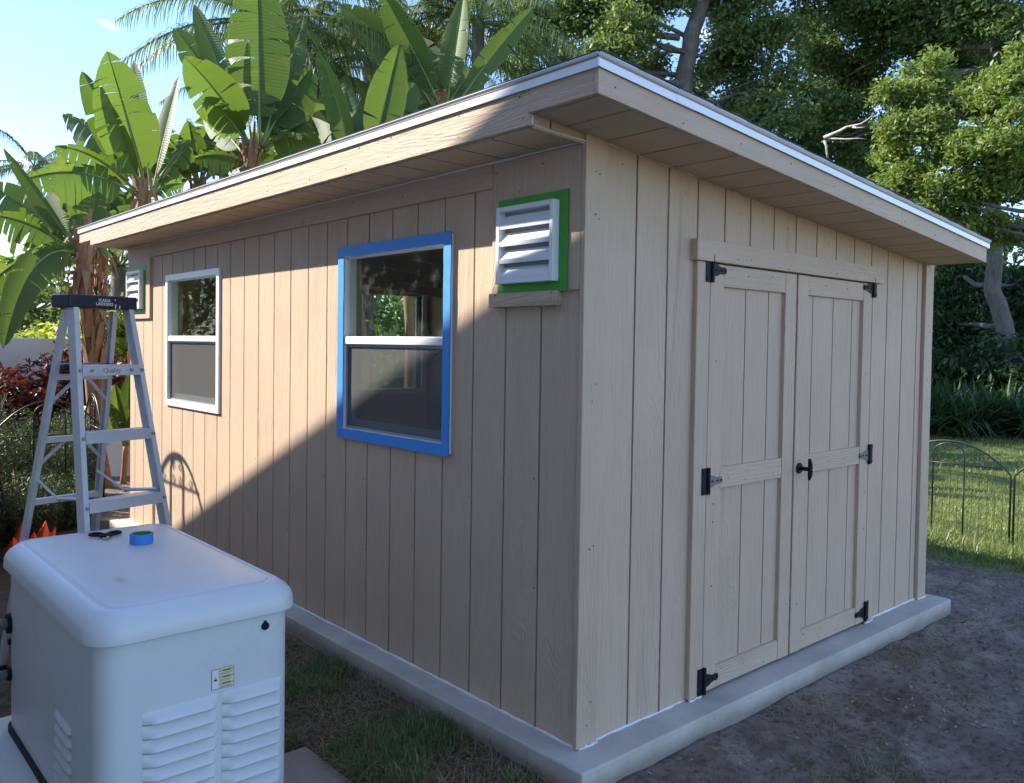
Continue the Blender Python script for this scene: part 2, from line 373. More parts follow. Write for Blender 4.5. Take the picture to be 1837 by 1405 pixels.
# ================================================================== THE SETTING
LD, LW, HT, HR = 2.985, 5.01, 2.228, 1.984          # door wall length, window wall length, wall heights
SLOPE = .0843
def ground_z(x, y):
    dirt = np.clip((x+.3)/.6, 0, 1)*np.clip((4.7-x)/.5, 0, 1)
    z = -.088 + .030*vnoise(x, y, 1, .9) + (.012+.030*dirt)*vnoise(x, y, 2, .30) + (.008+.030*dirt)*vnoise(x, y, 3, .12) + (.004+.018*dirt)*vnoise(x, y, 4, .055)
    z = z + np.clip((x-5)/60, 0, 1)*.2 - .085*np.clip((-.42-x)/.35, 0, 1)*np.clip((5.6-y)/1.0, 0, 1) - .03*np.clip((-.1-x)/.2, 0, 1)
    ex = np.maximum(np.maximum(-.115-x, x-3.06), 0); ey = np.maximum(-.142-y, 0); dd_ = np.hypot(ex, ey); k_ = np.exp(-dd_/.07); z = z*(1-.8*k_) + (-.085-.03*np.clip((-.1-x)/.2, 0, 1)+.010*vnoise(x, y, 6, .12))*.8*k_
    ins = (x > -.09) & (x < 3.03) & (y > -.115) & (y < 5.1)
    return np.where(ins, np.minimum(z, -.13), z)
def graded(lo, hi, a, b, step):
    mid = np.arange(a, b, step); up = [b]; s = step
    while up[-1] < hi: s *= 1.22; up.append(up[-1]+s)
    dn = [a-step]; s = step
    while dn[-1] > lo: s *= 1.22; dn.append(dn[-1]-s)
    return np.array(dn[::-1] + list(mid) + up)
gx = graded(-160, 260, -1.6, 5.6, .028); gy = graded(-160, 260, -1.9, 2.4, .028)
X, Y = np.meshgrid(gx, gy, indexing='ij'); Z = ground_z(X, Y)
nx, ny = X.shape; idx = np.arange(nx*ny).reshape(nx, ny)
fc = np.stack([idx[:-1, :-1], idx[1:, :-1], idx[1:, 1:], idx[:-1, 1:]], -1).reshape(-1, 4)
o = link('ground', npmesh('ground', np.stack([X, Y, Z], -1).reshape(-1, 3), fc, True), 'ground', kind='structure')
o['label'] = 'bare sandy dirt, patchy sod and mown lawn around the shed'

mb = MB(); mb.box((-.115, -.142, -.35), (3.06, 5.15, 0))
o = mb.bev('concrete_slab', 'concrete', None, w=.007, seg=2, smooth=False, kind='structure'); o['label'] = 'grey concrete slab the shed stands on'

# ================================================================== SHED
shed = thing('shed', 'new beige wooden garden shed with flat sloping roof on a concrete slab', 'shed', (0, 0, 0))
WIN = {'white': (3.21, 4.175), 'blue': (.765, 1.69)}; WZ0, WZ1 = .998, 1.94
def ztop(x): return HT - (HT-HR)*x/LD
# window wall --------------------------------------------------------
holesW = [(WIN['white'][0]+.03, WIN['white'][1]-.03, WZ0+.03, WZ1-.03), (WIN['blue'][0]+.03, WIN['blue'][1]-.03, WZ0+.03, WZ1-.03)]
mb = MB()
for c, d, p, q in cut_boxes((0.0, .004), (LW, 2.30), holesW): mb.box((.008, c, p), (.10, d, q))
wallW = mb.obj('window_wall', 'groove', shed)
edges = [0.0] + [.216+.2032*i for i in range(24) if .216+.2032*i < LW-.05] + [LW]
GR = .0055
for a, b in zip(edges, edges[1:]):
    parts_ = cut_boxes((a+(GR if a > 0 else 0), .004), (b-GR, HT-.03), holesW); col_ = (random.random(), random.random(), random.random(), 1)
    if len(parts_) == 2 and parts_[0][0] == parts_[1][0]: parts_ = [[parts_[0]], [parts_[1]]]
    else: parts_ = [parts_]
    for pl in parts_:
        mb = MB()
        for c, d, p, q in pl: mb.box((0, c, p), (.0125, d, q))
        mb.obj('siding_board', 'sideZ', wallW, color=col_)
# door wall (far/back/low walls likewise but plain inside) ------------
DX0, DX1, DZ1 = .742, 2.202, 1.826
mb = MB()
for c, d, p, q in cut_boxes((0.10, .004), (LD, 1.984), [(DX0, DX1, -1, DZ1)]): mb.box((c, .008, p), (d, .10, q))
mb.prism([(.10, 1.984), (LD, 1.984), (LD, ztop(LD)+.06), (.10, ztop(.1)+.06)], 1, .008, .10)
wallD = mb.obj('door_wall', 'groove', shed)
de = [.0975] + [.287+.194*i for i in range(14)] + [2.876]
for a, b in zip(de, de[1:]):
    mb = MB(); l = a+GR; r = b-GR
    if b > DX0-.06 and a < DX1+.06:                       # above the doors
        if a < .70 and b > .65: mb.box((l, 0, .004), (.66, .0125, 1.83))
        if a < 2.29 and b > 2.26: mb.box((2.29, 0, .004), (r, .0125, 1.83))
        z0 = 1.83
    else: z0 = .004
    mb.add([(l, 0, z0), (r, 0, z0), (r, .0125, z0), (l, .0125, z0), (l, 0, ztop(l)-.004), (r, 0, ztop(r)-.004), (r, .0125, ztop(r)-.004), (l, .0125, ztop(l)-.004)],
           [(0, 3, 2, 1), (4, 5, 6, 7), (0, 1, 5, 4), (1, 2, 6, 5), (2, 3, 7, 6), (3, 0, 4, 7)])
    mb.obj('siding_board', 'sideZ', wallD)
# corner boards
def sloped_board(x0, x1, y0, y1, z0, mat, name, parent):
    m_ = MB(); m_.add([(x0, y0, z0), (x1, y0, z0), (x1, y1, z0), (x0, y1, z0), (x0, y0, ztop(x0)-.003), (x1, y0, ztop(x1)-.003), (x1, y1, ztop(x1)-.003), (x0, y1, ztop(x0)-.003)],
           [(0, 3, 2, 1), (4, 5, 6, 7), (0, 1, 5, 4), (1, 2, 6, 5), (2, 3, 7, 6), (3, 0, 4, 7)]); return m_.bev(name, mat, parent, w=.002)
sloped_board(-.0125, .0955, -.016, .006, .004, 'sideZ', 'corner_board', wallD)
sloped_board(2.880, 2.988, -.020, .006, .004, 'sideZ', 'corner_board', wallD)
# other two walls
BW = (2.03, 2.80, 1.02, 1.99)                            # window in the back wall
mb = MB()
for c, d, p, q in cut_boxes((.10, .004), (LD-.10, 1.95), [BW]): mb.box((c, LW-.09, p), (d, LW, q))
mb.prism([(.10, 1.95), (LD-.1, 1.95), (LD-.1, ztop(LD)+.05), (.10, ztop(.1)+.05)], 1, LW-.09, LW)
wb = mb.obj('back_wall', 'ply', shed)
LWN = (1.5, 2.9, .95, 1.80); mb = MB()  # unseen window opening, added to let daylight into the shed
for c, d, p, q in cut_boxes((.10, .004), (LW, HR), [LWN]): mb.box((LD-.10, c, p), (LD-.004, d, q))
wl = mb.obj('low_wall', 'ply', shed)
mb = MB(); a, b, c, d = LWN
mb.box((LD-.11, a-.04, c-.04), (LD+.012, a, d+.04)); mb.box((LD-.11, b, c-.04), (LD+.012, b+.04, d+.04)); mb.box((LD-.11, a, d), (LD+.012, b, d+.04)); mb.box((LD-.11, a, c-.04), (LD+.012, b, c)); mb.box((LD-.07, (a+b)/2-.02, c), (LD, (a+b)/2+.02, d)); lwf = mb.obj('added_window', 'vinyl', shed)
mb = MB(); mb.box((LD-.05, a, c), (LD-.046, b, d)); mb.obj('pane', 'glass', lwf)
for i in range(9):
    y = .35+.5*i
    if 1.4 < y < 2.95: continue
    mb = MB(); mb.box((LD-.19, y, .004), (LD-.101, y+.04, HR-.02)); mb.obj('stud', 'wood', wl)
for i in range(7):
    x = .3+.4*i
    if BW[0]-.05 < x < BW[1]: continue
    mb = MB(); mb.box((x, LW-.18, .004), (x+.04, LW-.091, 2.0)); mb.obj('stud', 'wood', wb)
mb = MB()
a, b, c, d = BW
mb.box((a-.05, LW-.11, c-.05), (a, LW+.02, d+.05)); mb.box((b, LW-.11, c-.05), (b+.05, LW+.02, d+.05)); mb.box((a, LW-.11, d), (b, LW+.02, d+.05)); mb.box((a, LW-.11, c-.05), (b, LW+.02, c)); mb.box((a, LW-.07, (c+d)/2-.02), (b, LW, (c+d)/2+.02))
bwf = mb.obj('back_window', 'vinyl', shed)
mb = MB(); mb.box((a, LW-.04, c), (b, LW-.036, d)); mb.obj('pane', 'glass', bwf)
# trim on the window wall
mb = MB(); mb.box((-.017, .495, 2.096), (.004, 4.503, 2.196)); mb.bev('frieze_board', 'sideY', shed)
mb = MB(); mb.box((-.0118, .0075, 1.672), (.004, .495, 2.195)); mb.bev('vent_panel', 'sideZ', shed)
mb = MB(); mb.box((-.032, .105, 1.618), (.004, .49, 1.673)); mb.bev('batten', 'sideY', shed)
mb = MB(); mb.box((-.018, 4.503, 1.632), (.004, LW+.002, 2.195)); mb.bev('vent_panel', 'sideZ', shed)
# trim round the doors
mb = MB(); mb.box((.630, -.036, 1.828), (2.302, .004, 1.915)); mb.bev('lintel_board', 'sideX', shed)
mb = MB(); mb.box((.652, -.022, .006), (.7405, .004, 1.8265)); mb.bev('jamb_board', 'sideZ', shed)
mb = MB(); mb.box((2.2045, -.022, .006), (2.298, .004, 1.8265)); mb.bev('jamb_board', 'sideZ', shed)
# doors
def door(x0, x1, grooves, hinge_left):
    d = link('door', MB().box((x0, .004, .014), (x1, .045, 1.822)).mesh('door'), 'groove', shed)
    l, r = x0+.095, x1-.095
    gs = [l] + grooves + [r]
    for a, b in zip(gs, gs[1:]):
        mb = MB(); mb.box((a+(.004 if a != l else -.01), -.002, .05), (b-(.004 if b != r else -.01), .010, 1.80)); mb.obj('panel_board', 'sideZ', d)
    for (a, b) in ((x0, l), (r, x1)):
        mb = MB(); mb.box((a, -.021, .014), (b, .006, 1.822)); mb.bev('stile', 'sideZ', d)
    for (p, q) in ((1.730, 1.8215), (.871, .962), (.0145, .107)):
        mb = MB(); mb.box((l+.0015, -.0195, p), (r-.0015, .006, q)); mb.bev('rail', 'sideX', d)
    return d
dL = door(.745, 1.431, [1.035, 1.221], True); dR = door(1.447, 2.200, [1.618, 1.818, 2.017], False)
mb = MB(); mb.box((1.425, .012, .014), (1.455, .03, 1.82)); mb.obj('gap_strip', 'gap', shed)
def hinge(parent, xk, zc, sgn, hh, bare):
    """T hinge: tall knuckle plate and tapered strap"""
    y = -.0225; m_ = MB()
    m_.box((min(xk-.022*sgn, xk+.022*sgn)-.0, y-.004, zc-hh), (max(xk-.022*sgn, xk+.022*sgn), y, zc+hh))
    for k in (-1, 1):
        m_.cyl((xk-.014*sgn, 0, zc+k*hh*.72), 1, .006, y-.007, y-.003, 8)
    h_ = m_.bev('hinge', 'black', parent, w=.0015)
    mb2 = MB(); mb2.cyl((xk+.020*sgn, y-.006, 0), 2, .0085, zc-hh, zc+hh, 10); mb2.obj('knuckle', 'black', h_, smooth=False)
    pts = [(0.02, .030), (.055, .024), (.075, .016), (.095, .0125), (.103, .015), (.118, .013), (.124, 0), (.118, -.013), (.103, -.015), (.095, -.0125), (.075, -.016), (.055, -.024), (0.02, -.030)]
    m3 = MB(); m3.prism([(xk+p*sgn, zc-.003+q) for p, q in (pts if sgn > 0 else pts[::-1])], 1, y-.0045, y-.0005)
    m3.obj('strap', 'bare_steel' if bare else 'black', h_)
    for p in (.05, .085, .113):
        m4 = MB(); m4.cyl((xk+p*sgn, 0, zc-.003), 1, .0045, y-.008, y-.004, 8); m4.obj('screw', 'black', h_)
for z, bare in ((1.799, False), (.912, True), (.066, False)):
    hinge(dL, .728, z, 1, .056, bare); hinge(dR, 2.219, z+.004, -1, .052, bare)
mb = MB(); mb.cyl((1.487, 0, .903), 1, .026, -.030, -.0215, 18); hb = mb.bev('handle', 'black', dR, w=.002)
mb = MB(); mb.cyl((1.487, 0, .903), 1, .010, -.075, -.028, 12); mb.obj('stem', 'black', hb)
mb = MB(); mb.tube([(1.487, -.076, .852), (1.487, -.080, .875), (1.487, -.082, .903), (1.487, -.080, .931), (1.487, -.076, .954)], [.006, .0105, .0115, .0105, .006], 10); mb.obj('grip', 'black', hb, True)
mb = MB(); mb.cyl((1.487, 0, .903), 1, .006, -.0955, -.092, 12); mb.obj('lock_face', 'steel', hb)
# roof ---------------------------------------------------------------
XL, XR, Y0, Y1 = -.278, 2.958, -.314, 5.395
def zr(x, base): return base - SLOPE*(x-XL)
mb = MB(); mb.box((XL, 0.0, 2.207), (XL+.018, 5.09, 2.345)); mb.bev('fascia_board', 'sideY', shed)
mb = MB(); mb.box((XL-.0006, Y0+.0185, 2.248), (XL+.0175, -.001, 2.345)); mb.bev('fascia_board', 'sideY', shed)
mb = MB(); mb.box((XL+.0006, 5.091, 2.248), (XL+.0185, Y1-.0185, 2.345)); mb.bev('fascia_board', 'sideY', shed)
def sloped(xa, xb, y0, y1, zb, zt, name, mat, bev=.002):
    m_ = MB(); m_.prism([(xa, zr(xa, zb)), (xb, zr(xb, zb)), (xb, zr(xb, zt)), (xa, zr(xa, zt))], 1, y0, y1); return m_.bev(name, mat, shed, w=bev)
sloped(XL-.001, 1.86, Y0, Y0+.018, 2.248, 2.345, 'fascia_board', 'sideX'); sloped(1.8615, XR, Y0+.0006, Y0+.0186, 2.248, 2.345, 'fascia_board', 'sideX')
sloped(XL, XR, Y1-.018, Y1, 2.248, 2.345, 'fascia_board', 'sideX')
mb = MB(); mb.box((XR-.018, Y0+.019, zr(XR, 2.252)), (XR-.0008, Y1-.019, zr(XR, 2.34))); mb.bev('fascia_board', 'sideY', shed)
roof = sloped(XL-.012, XR+.014, Y0-.012, Y1+.012, 2.352, 2.366, 'roof', 'groove', .001)
nrow = 16
for i in range(nrow):                                   # overlapping shingle courses, lowest at the low eave
    xa = XR+.024 - (XR-XL+.041)*i/nrow; xb = max(XL-.017, xa - (XR-XL+.05)/nrow - .02)
    m_ = MB(); m_.prism([(xb, zr(xb, 2.3675)), (xa, zr(xa, 2.374)), (xa, zr(xa, 2.381)), (xb, zr(xb, 2.3715))], 1, Y0-.020, Y1+.020)
    m_.obj('shingle_course', 'shingle', roof)
# drip edge metal: kicked-out face strips
mb = MB(); mb.prism([(XL-.010, 2.326), (XL-.004, 2.326), (XL-.006, 2.336), (XL-.006, 2.364), (XL-.016, 2.369), (XL-.018, 2.366), (XL-.010, 2.358)], 1, Y0-.011, Y1+.011)
mb.obj('drip_edge', 'drip', roof)
def dripx(y, s, xa, xb, lift):
    prof = [(-.004, 2.327), (-.009, 2.326), (-.010, 2.358), (-.019, 2.366), (-.017, 2.370), (-.006, 2.365)]
    m_ = MB(); n_ = len(prof); v = []
    for x in (xa, xb):
        for dy, z in prof: v.append((x, y + s*dy, zr(x, z+lift)))
    m_.add(v, [tuple(range(n_)), tuple(range(2*n_-1, n_-1, -1))] + [(i, (i+1) % n_, (i+1) % n_+n_, i+n_) for i in range(n_)]); return m_.obj('drip_edge', 'drip', roof)
dripx(Y0, 1, XL-.012, .20, 0.0); dripx(Y0-.0015, 1, .10, XR+.012, .0015); dripx(Y1, -1, XL-.012, XR+.012, 0)
mb = MB(); mb.box((XR+.002, Y0, zr(XR, 2.326)), (XR+.010, Y1, zr(XR, 2.372))); mb.obj('drip_edge', 'drip', roof)
# soffits: boards run across the overhang
ys = [0.006+.203*i for i in range(26)]
ys = [y for y in ys if y < 5.08] + [5.085]
sofW = link('soffit', MB().box((XL+.016, 0.012, 2.206), (.0, 5.08, 2.214)).mesh('soffit'), 'groove', shed)
for a, b in zip(ys, ys[1:]):
    mb = MB(); mb.box((XL+.0185, a+.006, 2.1985), (-.0005, b-.006, 2.2075)); mb.obj('soffit_board', 'sideX', sofW)
mb = MB(); mb.prism([(XL+.016, zr(XL, 2.2545)), (XR-.01, zr(XR, 2.2545)), (XR-.01, zr(XR, 2.2625)), (XL+.016, zr(XL, 2.2625))], 1, Y0+.017, .006)
sofD = mb.obj('soffit', 'groove', shed)
xs = [XL+.0185] + [XL+.17+.2*i for i in range(16) if XL+.17+.2*i < XR-.05] + [XR-.02]
for a, b in zip(xs, xs[1:]):
    m_ = MB(); l, r = a+.006, b-.006
    m_.prism([(l, zr(l, 2.2465)), (r, zr(r, 2.2465)), (r, zr(r, 2.2560)), (l, zr(l, 2.2560))], 1, Y0+.0185, -.0008 if l > -.02 else .004); m_.obj('soffit_board', 'sideY', sofD)
mb = MB(); mb.prism([(XL+.018, 2.2085), (-.001, 2.1988), (-.001, 2.240), (XL+.018, 2.2585)], 1, -.004, .014); be = mb.bev('box_end', 'sideZ', shed)
mb = MB(); mb.prism([(XL+.018, 2.200), (-.002, 2.187), (-.002, 2.199), (XL+.018, 2.209)], 1, -.008, .010); mb.bev('box_end_trim', 'sideX', shed)
mb = MB(); mb.box((-.183, -.0052, 2.212), (-.1775, -.003, 2.246)); mb.obj('joint', 'nail', be)
mb = MB(); mb.box((XL+.018, 5.082, 2.20), (-.001, 5.098, 2.25)); mb.obj('box_end', 'sideZ', shed)
# far overhang underside
mb = MB(); mb.prism([(XL+.016, zr(XL, 2.2545)), (XR-.01, zr(XR, 2.2545)), (XR-.01, zr(XR, 2.2625)), (XL+.016, zr(XL, 2.2625))], 1, LW, Y1-.017); mb.obj('soffit', 'sideY', shed)
# inside roof deck and rafters
mb = MB(); mb.prism([(.0, zr(0, 2.30)), (LD, zr(LD, 2.30)), (LD, zr(LD, 2.31)), (.0, zr(0, 2.31))], 1, .0, LW); mb.obj('roof_deck', 'wood', shed)
for i in range(8):
    y = .4+.6*i; mb = MB(); mb.prism([(.1, zr(.1, 2.19)), (LD-.1, zr(LD-.1, 2.19)), (LD-.1, zr(LD-.1, 2.299)), (.1, zr(.1, 2.299))], 1, y, y+.04); mb.obj('rafter', 'wood', shed)
# caulk beads: white, a little uneven
def bead(p, q, r, n=40, name='caulk_bead'):
    p = np.array(p); q = np.array(q); pts = [p+(q-p)*i/n + RNG.normal(0, .0012, 3) for i in range(n+1)]
    MB().tube(pts, [max(.002, r*(1+RNG.normal(0, .22))) for _ in pts], 5).obj(name, 'caulk', shed, True)
bead((-.001, .0, .003), (-.001, LW, .003), .0062, 90)
bead((0, -.017, .003), (.097, -.017, .003), .0055, 8); bead((.098, -.001, .003), (.652, -.001, .003), .006, 16); bead((.652, -.023, .003), (.742, -.023, .003), .005, 6)
bead((2.204, -.023, .003), (2.298, -.023, .003), .005, 6); bead((2.30, -.001, .003), (2.88, -.001, .003), .006, 16); bead((2.88, -.021, .003), (2.985, -.021, .003), .005, 6)
bead((-.020, .0, 2.1965), (-.020, LW, 2.1965), .0042, 90)
bead((.0, -.003, ztop(0)-.004), (LD, -.003, ztop(LD)-.004), .0035, 60)
bead((-.276+.018, -.010, 2.2085), (-.004, -.010, 2.196), .003, 10); bead((XL+.018, -.006, 2.257), (0, -.006, 2.238), .003, 10)
bead((XL+.014, -.0012, 2.21), (XL+.014, -.0012, 2.25), .003, 4)
# nail heads
mb = MB()
def nail_w(y, z, x=-.0185): mb.cyl((0, y, z), 0, random.uniform(.0025, .004), x-.0012, x+.001, 6)
def nail_d(x, z, y): mb.cyl((x, 0, z), 1, random.uniform(.0025, .004), y-.0012, y+.001, 6)
for y in (.07, .20, .33, .44, .47, .471): nail_w(y, random.choice((1.70, 1.9, 2.06, 2.15)))
for y in np.arange(.7, 4.4, .46): nail_w(y+random.uniform(-.1, .1), random.uniform(2.11, 2.18), -.0173)
for y in (.13, .45): nail_w(y, 1.665, -.0322)
for e in edges[1:-1:2]:
    for z in np.arange(.06, 1.0, .4): nail_w(e+.012+random.uniform(-.004, .02), z+random.uniform(-.1, .1), .0)
for x in (.92, 1.02, 1.25, 1.33, 1.72, 1.78): nail_d(x, random.uniform(1.835, 1.86), -.036)
for (x0, x1) in ((.745, 1.431), (1.447, 2.2)):
    for z in (.3, .75, .93, 1.4, 1.77, .55):
        nail_d(random.choice((x0+.05, x1-.05, x1-.03)), z+random.uniform(-.12, .04), -.021)
    for x in (x0+.13, x0+.3, x0+.5):
        for z in (.06, .915, 1.78): nail_d(x+random.uniform(-.04, .04), z+random.uniform(-.03, .03), -.0195)
for x in (.04, .06, 2.93): 
    for z in (.12, .7, 1.3, 1.9, 2.1 if x < 1 else 1.6): nail_d(x, z+random.uniform(-.05, .05), -.016 if x < 1 else -.020)
for x in np.arange(.2, 2.85, .39): 
    z_ = ztop(x)-.06; nail_d(x, z_-random.uniform(0, .04), 0.0)
for x in np.arange(-.2, 2.9, .35): nail_d(x, zr(x, 2.29)+random.uniform(-.02, .02), Y0)
for y in np.arange(.0, 5.2, .38): 
    nail_w(y+random.uniform(-.1, .1), 2.235, XL); nail_w(y+random.uniform(-.1, .1), 2.31, XL)
mb.obj('nail_heads', 'nail', shed, kind='stuff')

# windows (parts of the shed) -----------------------------------------
def window(key, taped):
    y0, y1 = WIN[key]; z0, z1 = WZ0, WZ1; t = .042; m = (z0+z1)/2 - .004
    mb = MB()
    mb.box((-.016, y0, z0), (.06, y0+t, z1)); mb.box((-.016, y1-t, z0), (.06, y1, z1)); mb.box((-.016, y0+t, z1-t), (.06, y1-t, z1)); mb.box((-.016, y0+t, z0), (.06, y1-t, z0+t))
    w_ = mb.obj('window', 'vinyl', shed, label=('white vinyl sash window edged in blue masking tape' if taped else 'white vinyl sash window without tape'))
    a, b = y0+t, y1-t
    mb = MB(); mb.box((-.012, a, m-.004), (.045, b, m+.036)); mb.bev('meeting_rail', 'vinyl', w_, w=.004)
    # stops and lower sash
    mb = MB(); mb.box((.006, a, m+.036), (.03, a+.008, z1-t)); mb.box((.006, b-.008, m+.036), (.03, b, z1-t)); mb.box((.006, a, z1-t-.008), (.03, b, z1-t)); mb.obj('glazing_stop', 'vinyl', w_)
    mb = MB(); mb.box((.012, a, m+.036), (.017, b, z1-t)); mb.obj('pane', 'glass', w_)
    lz0 = z0+t
    mb = MB(); mb.box((.022, a, lz0), (.05, a+.035, m-.004)); mb.box((.022, b-.035, lz0), (.05, b, m-.004)); mb.box((.022, a+.035, lz0), (.05, b-.035, lz0+.045)); s_ = mb.obj('lower_sash', 'vinyl', w_)
    mb = MB(); mb.box((.034, a+.035, lz0+.045), (.039, b-.035, m-.004)); mb.obj('pane', 'glass', s_)
    mb = MB(); f = .011
    mb.box((.004, a+.001, lz0+.001), (.013, a+f, m-.005)); mb.box((.004, b-f, lz0+.001), (.013, b-.001, m-.005)); mb.box((.004, a+f, m-.005-f), (.013, b-f, m-.005)); mb.box((.004, a+f, lz0+.001), (.013, b-f, lz0+f))
    sc = mb.obj('screen_frame', 'pvc', w_)
    mb = MB(); mb.box((.008, a+f, lz0+f), (.0088, b-f, m-.005-f)); mb.obj('insect_screen', 'screen', sc)
    if taped:
        for (p, q, r, s2, e) in ((y0-.008, y1+.008, z1-.040, z1+.010, .0), (y0-.008, y1+.008, z0-.010, z0+.040, .0), (y0-.0075, y0+.044, z0+.0405, z1-.0405, .0004), (y1-.048, y1+.0075, z0+.0405, z1-.0405, .0004)):
            mb = MB(); n_ = 18; vv = []; ff = []
            long_y = (q-p) > (s2-r)
            for i in range(n_+1):
                u = i/n_
                for k in (0, 1):
                    j = random.uniform(-.0016, .0016)
                    vv.append((-.0185-e-random.uniform(0, .0012), p+(q-p)*u, (r if k == 0 else s2)+j) if long_y else (-.0185-e-random.uniform(0, .0012), (p if k == 0 else q)+j, r+(s2-r)*u))
            ff = [(2*i, 2*i+1, 2*i+3, 2*i+2) for i in range(n_)]
            k0 = len(vv); vv += [(-.0155, v[1], v[2]) for v in vv]; ff += [tuple(reversed([x+k0 for x in q_])) for q_ in ff]
            mb.add(vv, ff); mb.obj('masking_tape', 'blue', w_)
    return w_
window('white', False); window('blue', True)
# louvre vents ---------------------------------------------------------
def vent(y0, y1, z0, z1, px):
    mb = MB(); dpt = .034; t = .020; x1 = px; x0 = px-dpt
    mb.box((x0, y0, z0), (x1, y0+t, z1)); mb.box((x0, y1-t, z0), (x1, y1, z1)); mb.box((x0, y0+t, z1-t), (x1, y1-t, z1)); mb.box((x0, y0+t, z0), (x1, y1-t, z0+.012))
    v_ = mb.bev('vent', 'vinyl', shed, w=.002)
    mb = MB(); mb.box((x1-.003, y0+t, z0+.012), (x1-.001, y1-t, z1-t)); mb.obj('vent_back', 'pvc', v_)
    n_ = 4; hz = (z1-t-z0-.012)/n_
    for i in range(n_):
        zb = z0+.012+i*hz; a, b = y0+t+.0005, y1-t-.0005
        prof = [(x0+.003, zb), (x0+.001, zb+.016), (x0+.006, zb+.018), (x1-.006, zb+hz*.80), (x1-.005, zb+hz*.80-.006), (x0+.010, zb+.010), (x0+.008, zb)]
        m_ = MB(); m_.prism(prof, 1, a, b); m_.obj('louver', 'vinyl', v_)
    g = .052
    for (p, q, r, s2) in ((y0-.045, y1+.020, z1+.001, z1+.034), (y0-.045, y1+.020, z0-.036, z0-.001), (y0-.045, y0-.001, z0-.001, z1+.001), (y1+.001, y1+.020, z0-.001, z1+.001)):
        m_ = MB(); m_.box((px-.0022, p+random.uniform(0, .002), r), (px+.0005, q, s2)); m_.obj('masking_tape', 'green', v_)
vent(.108, .428, 1.707, 2.005, -.018); vent(4.635, 4.955, 1.707, 2.005, -.018)
# things inside the shed
o = MB().box((.30, 3.12, .005), (.33, 3.86, 1.80)).bev('cream_panel', 'cream', None); tag(o, 'cream board standing inside the shed behind the untaped window', 'board')
o = MB().box((2.60, 3.3, 1.35), (2.78, 3.9, 1.52)).bev('brown_box', 'rust', None, w=.006); tag(o, 'rust brown box on the shelf inside the shed', 'box')
o = MB().box((2.5, 3.1, 1.32), (2.79, 4.2, 1.3495)).bev('shelf', 'wood', None); tag(o, 'wooden shelf on the inner wall of the shed', 'shelf')

# ================================================================== GENERATOR
gen = thing('generator', 'white standby generator with louvred sides on a pad', 'generator', (-1.1, 1.33, -.17))
def rrect(x0, x1, y0, y1, r, seg=6, bow=0.0):
    p = []
    for cx, cy, a0 in ((x1-r, y0+r, -90), (x1-r, y1-r, 0), (x0+r, y1-r, 90), (x0+r, y0+r, 180)):
        for i in range(seg+1):
            a = math.radians(a0+90*i/seg); p.append((cx+r*math.cos(a), cy+r*math.sin(a)))
    return p
def loft(rings, cap_top=True, cap_bot=True):
    mb = MB(); n_ = len(rings[0]); v = [q for r in rings for q in r]
    f = [(i*n_+j, i*n_+(j+1) % n_, (i+1)*n_+(j+1) % n_, (i+1)*n_+j) for i in range(len(rings)-1) for j in range(n_)]
    if cap_bot: f.append(tuple(reversed(range(n_))))
    if cap_top: f.append(tuple(range((len(rings)-1)*n_, len(rings)*n_)))
    return mb.add(v, f)
GX0, GX1, GY0, GY1 = -1.432, -.772, .69, 1.985
rings = [[(x, y, z) for x, y in rrect(GX0, GX1, GY0, GY1, .075)] for z in (-.165, .25, .535)]
mb = loft(rings); body = mb.obj('body', 'gen', gen, True); body.data.set_sharp_from_angle(angle=math.radians(40))
bm = bmesh.new(); bm.from_mesh(body.data); bm.to_mesh(body.data); bm.free()
def lid_ring(out, z, r, bow=0.0):
    return [(x, y, z + bow*(1-((x+1.1)/.34)**2)*.5 + bow*(1-((y-1.335)/.68)**2)*.5) for x, y in rrect(GX0-out, GX1+out, GY0-out, GY1+out, r, 8)]
LR = [lid_ring(o_, z_, r_) for o_, z_, r_ in ((.003, .508, .09), (.022, .505, .10), (.0285, .509, .105), (.0285, .516, .105), (.026, .548, .104), (.021, .562, .101), (.007, .582, .094), (-.018, .6015, .080), (-.028, .6065, .074), (-.035, .6075, .070), (-.041, .6035, .066), (-.049, .6035, .062), (-.055, .6085, .058), (-.066, .6105, .053), (-.13, .6150, .045), (-.20, .6182, .035), (-.29, .6192, .01))]
lid = loft(LR).obj('lid', 'gen', gen, True); lid.data.set_sharp_from_angle(angle=math.radians(24))
mb = MB(); mb.cyl((-.882, 0, .462), 1, .0165, GY0-.002, GY0+.003, 20); kb = mb.obj('lock', 'vinyl', gen)
mb = MB(); mb.cyl((-.879, 0, .461), 1, .0142, GY0-.007, GY0-.001, 18); mb.box((-.8835, GY0-.009, .472), (-.8755, GY0-.001, .480)); mb.obj('plug', 'black', kb)
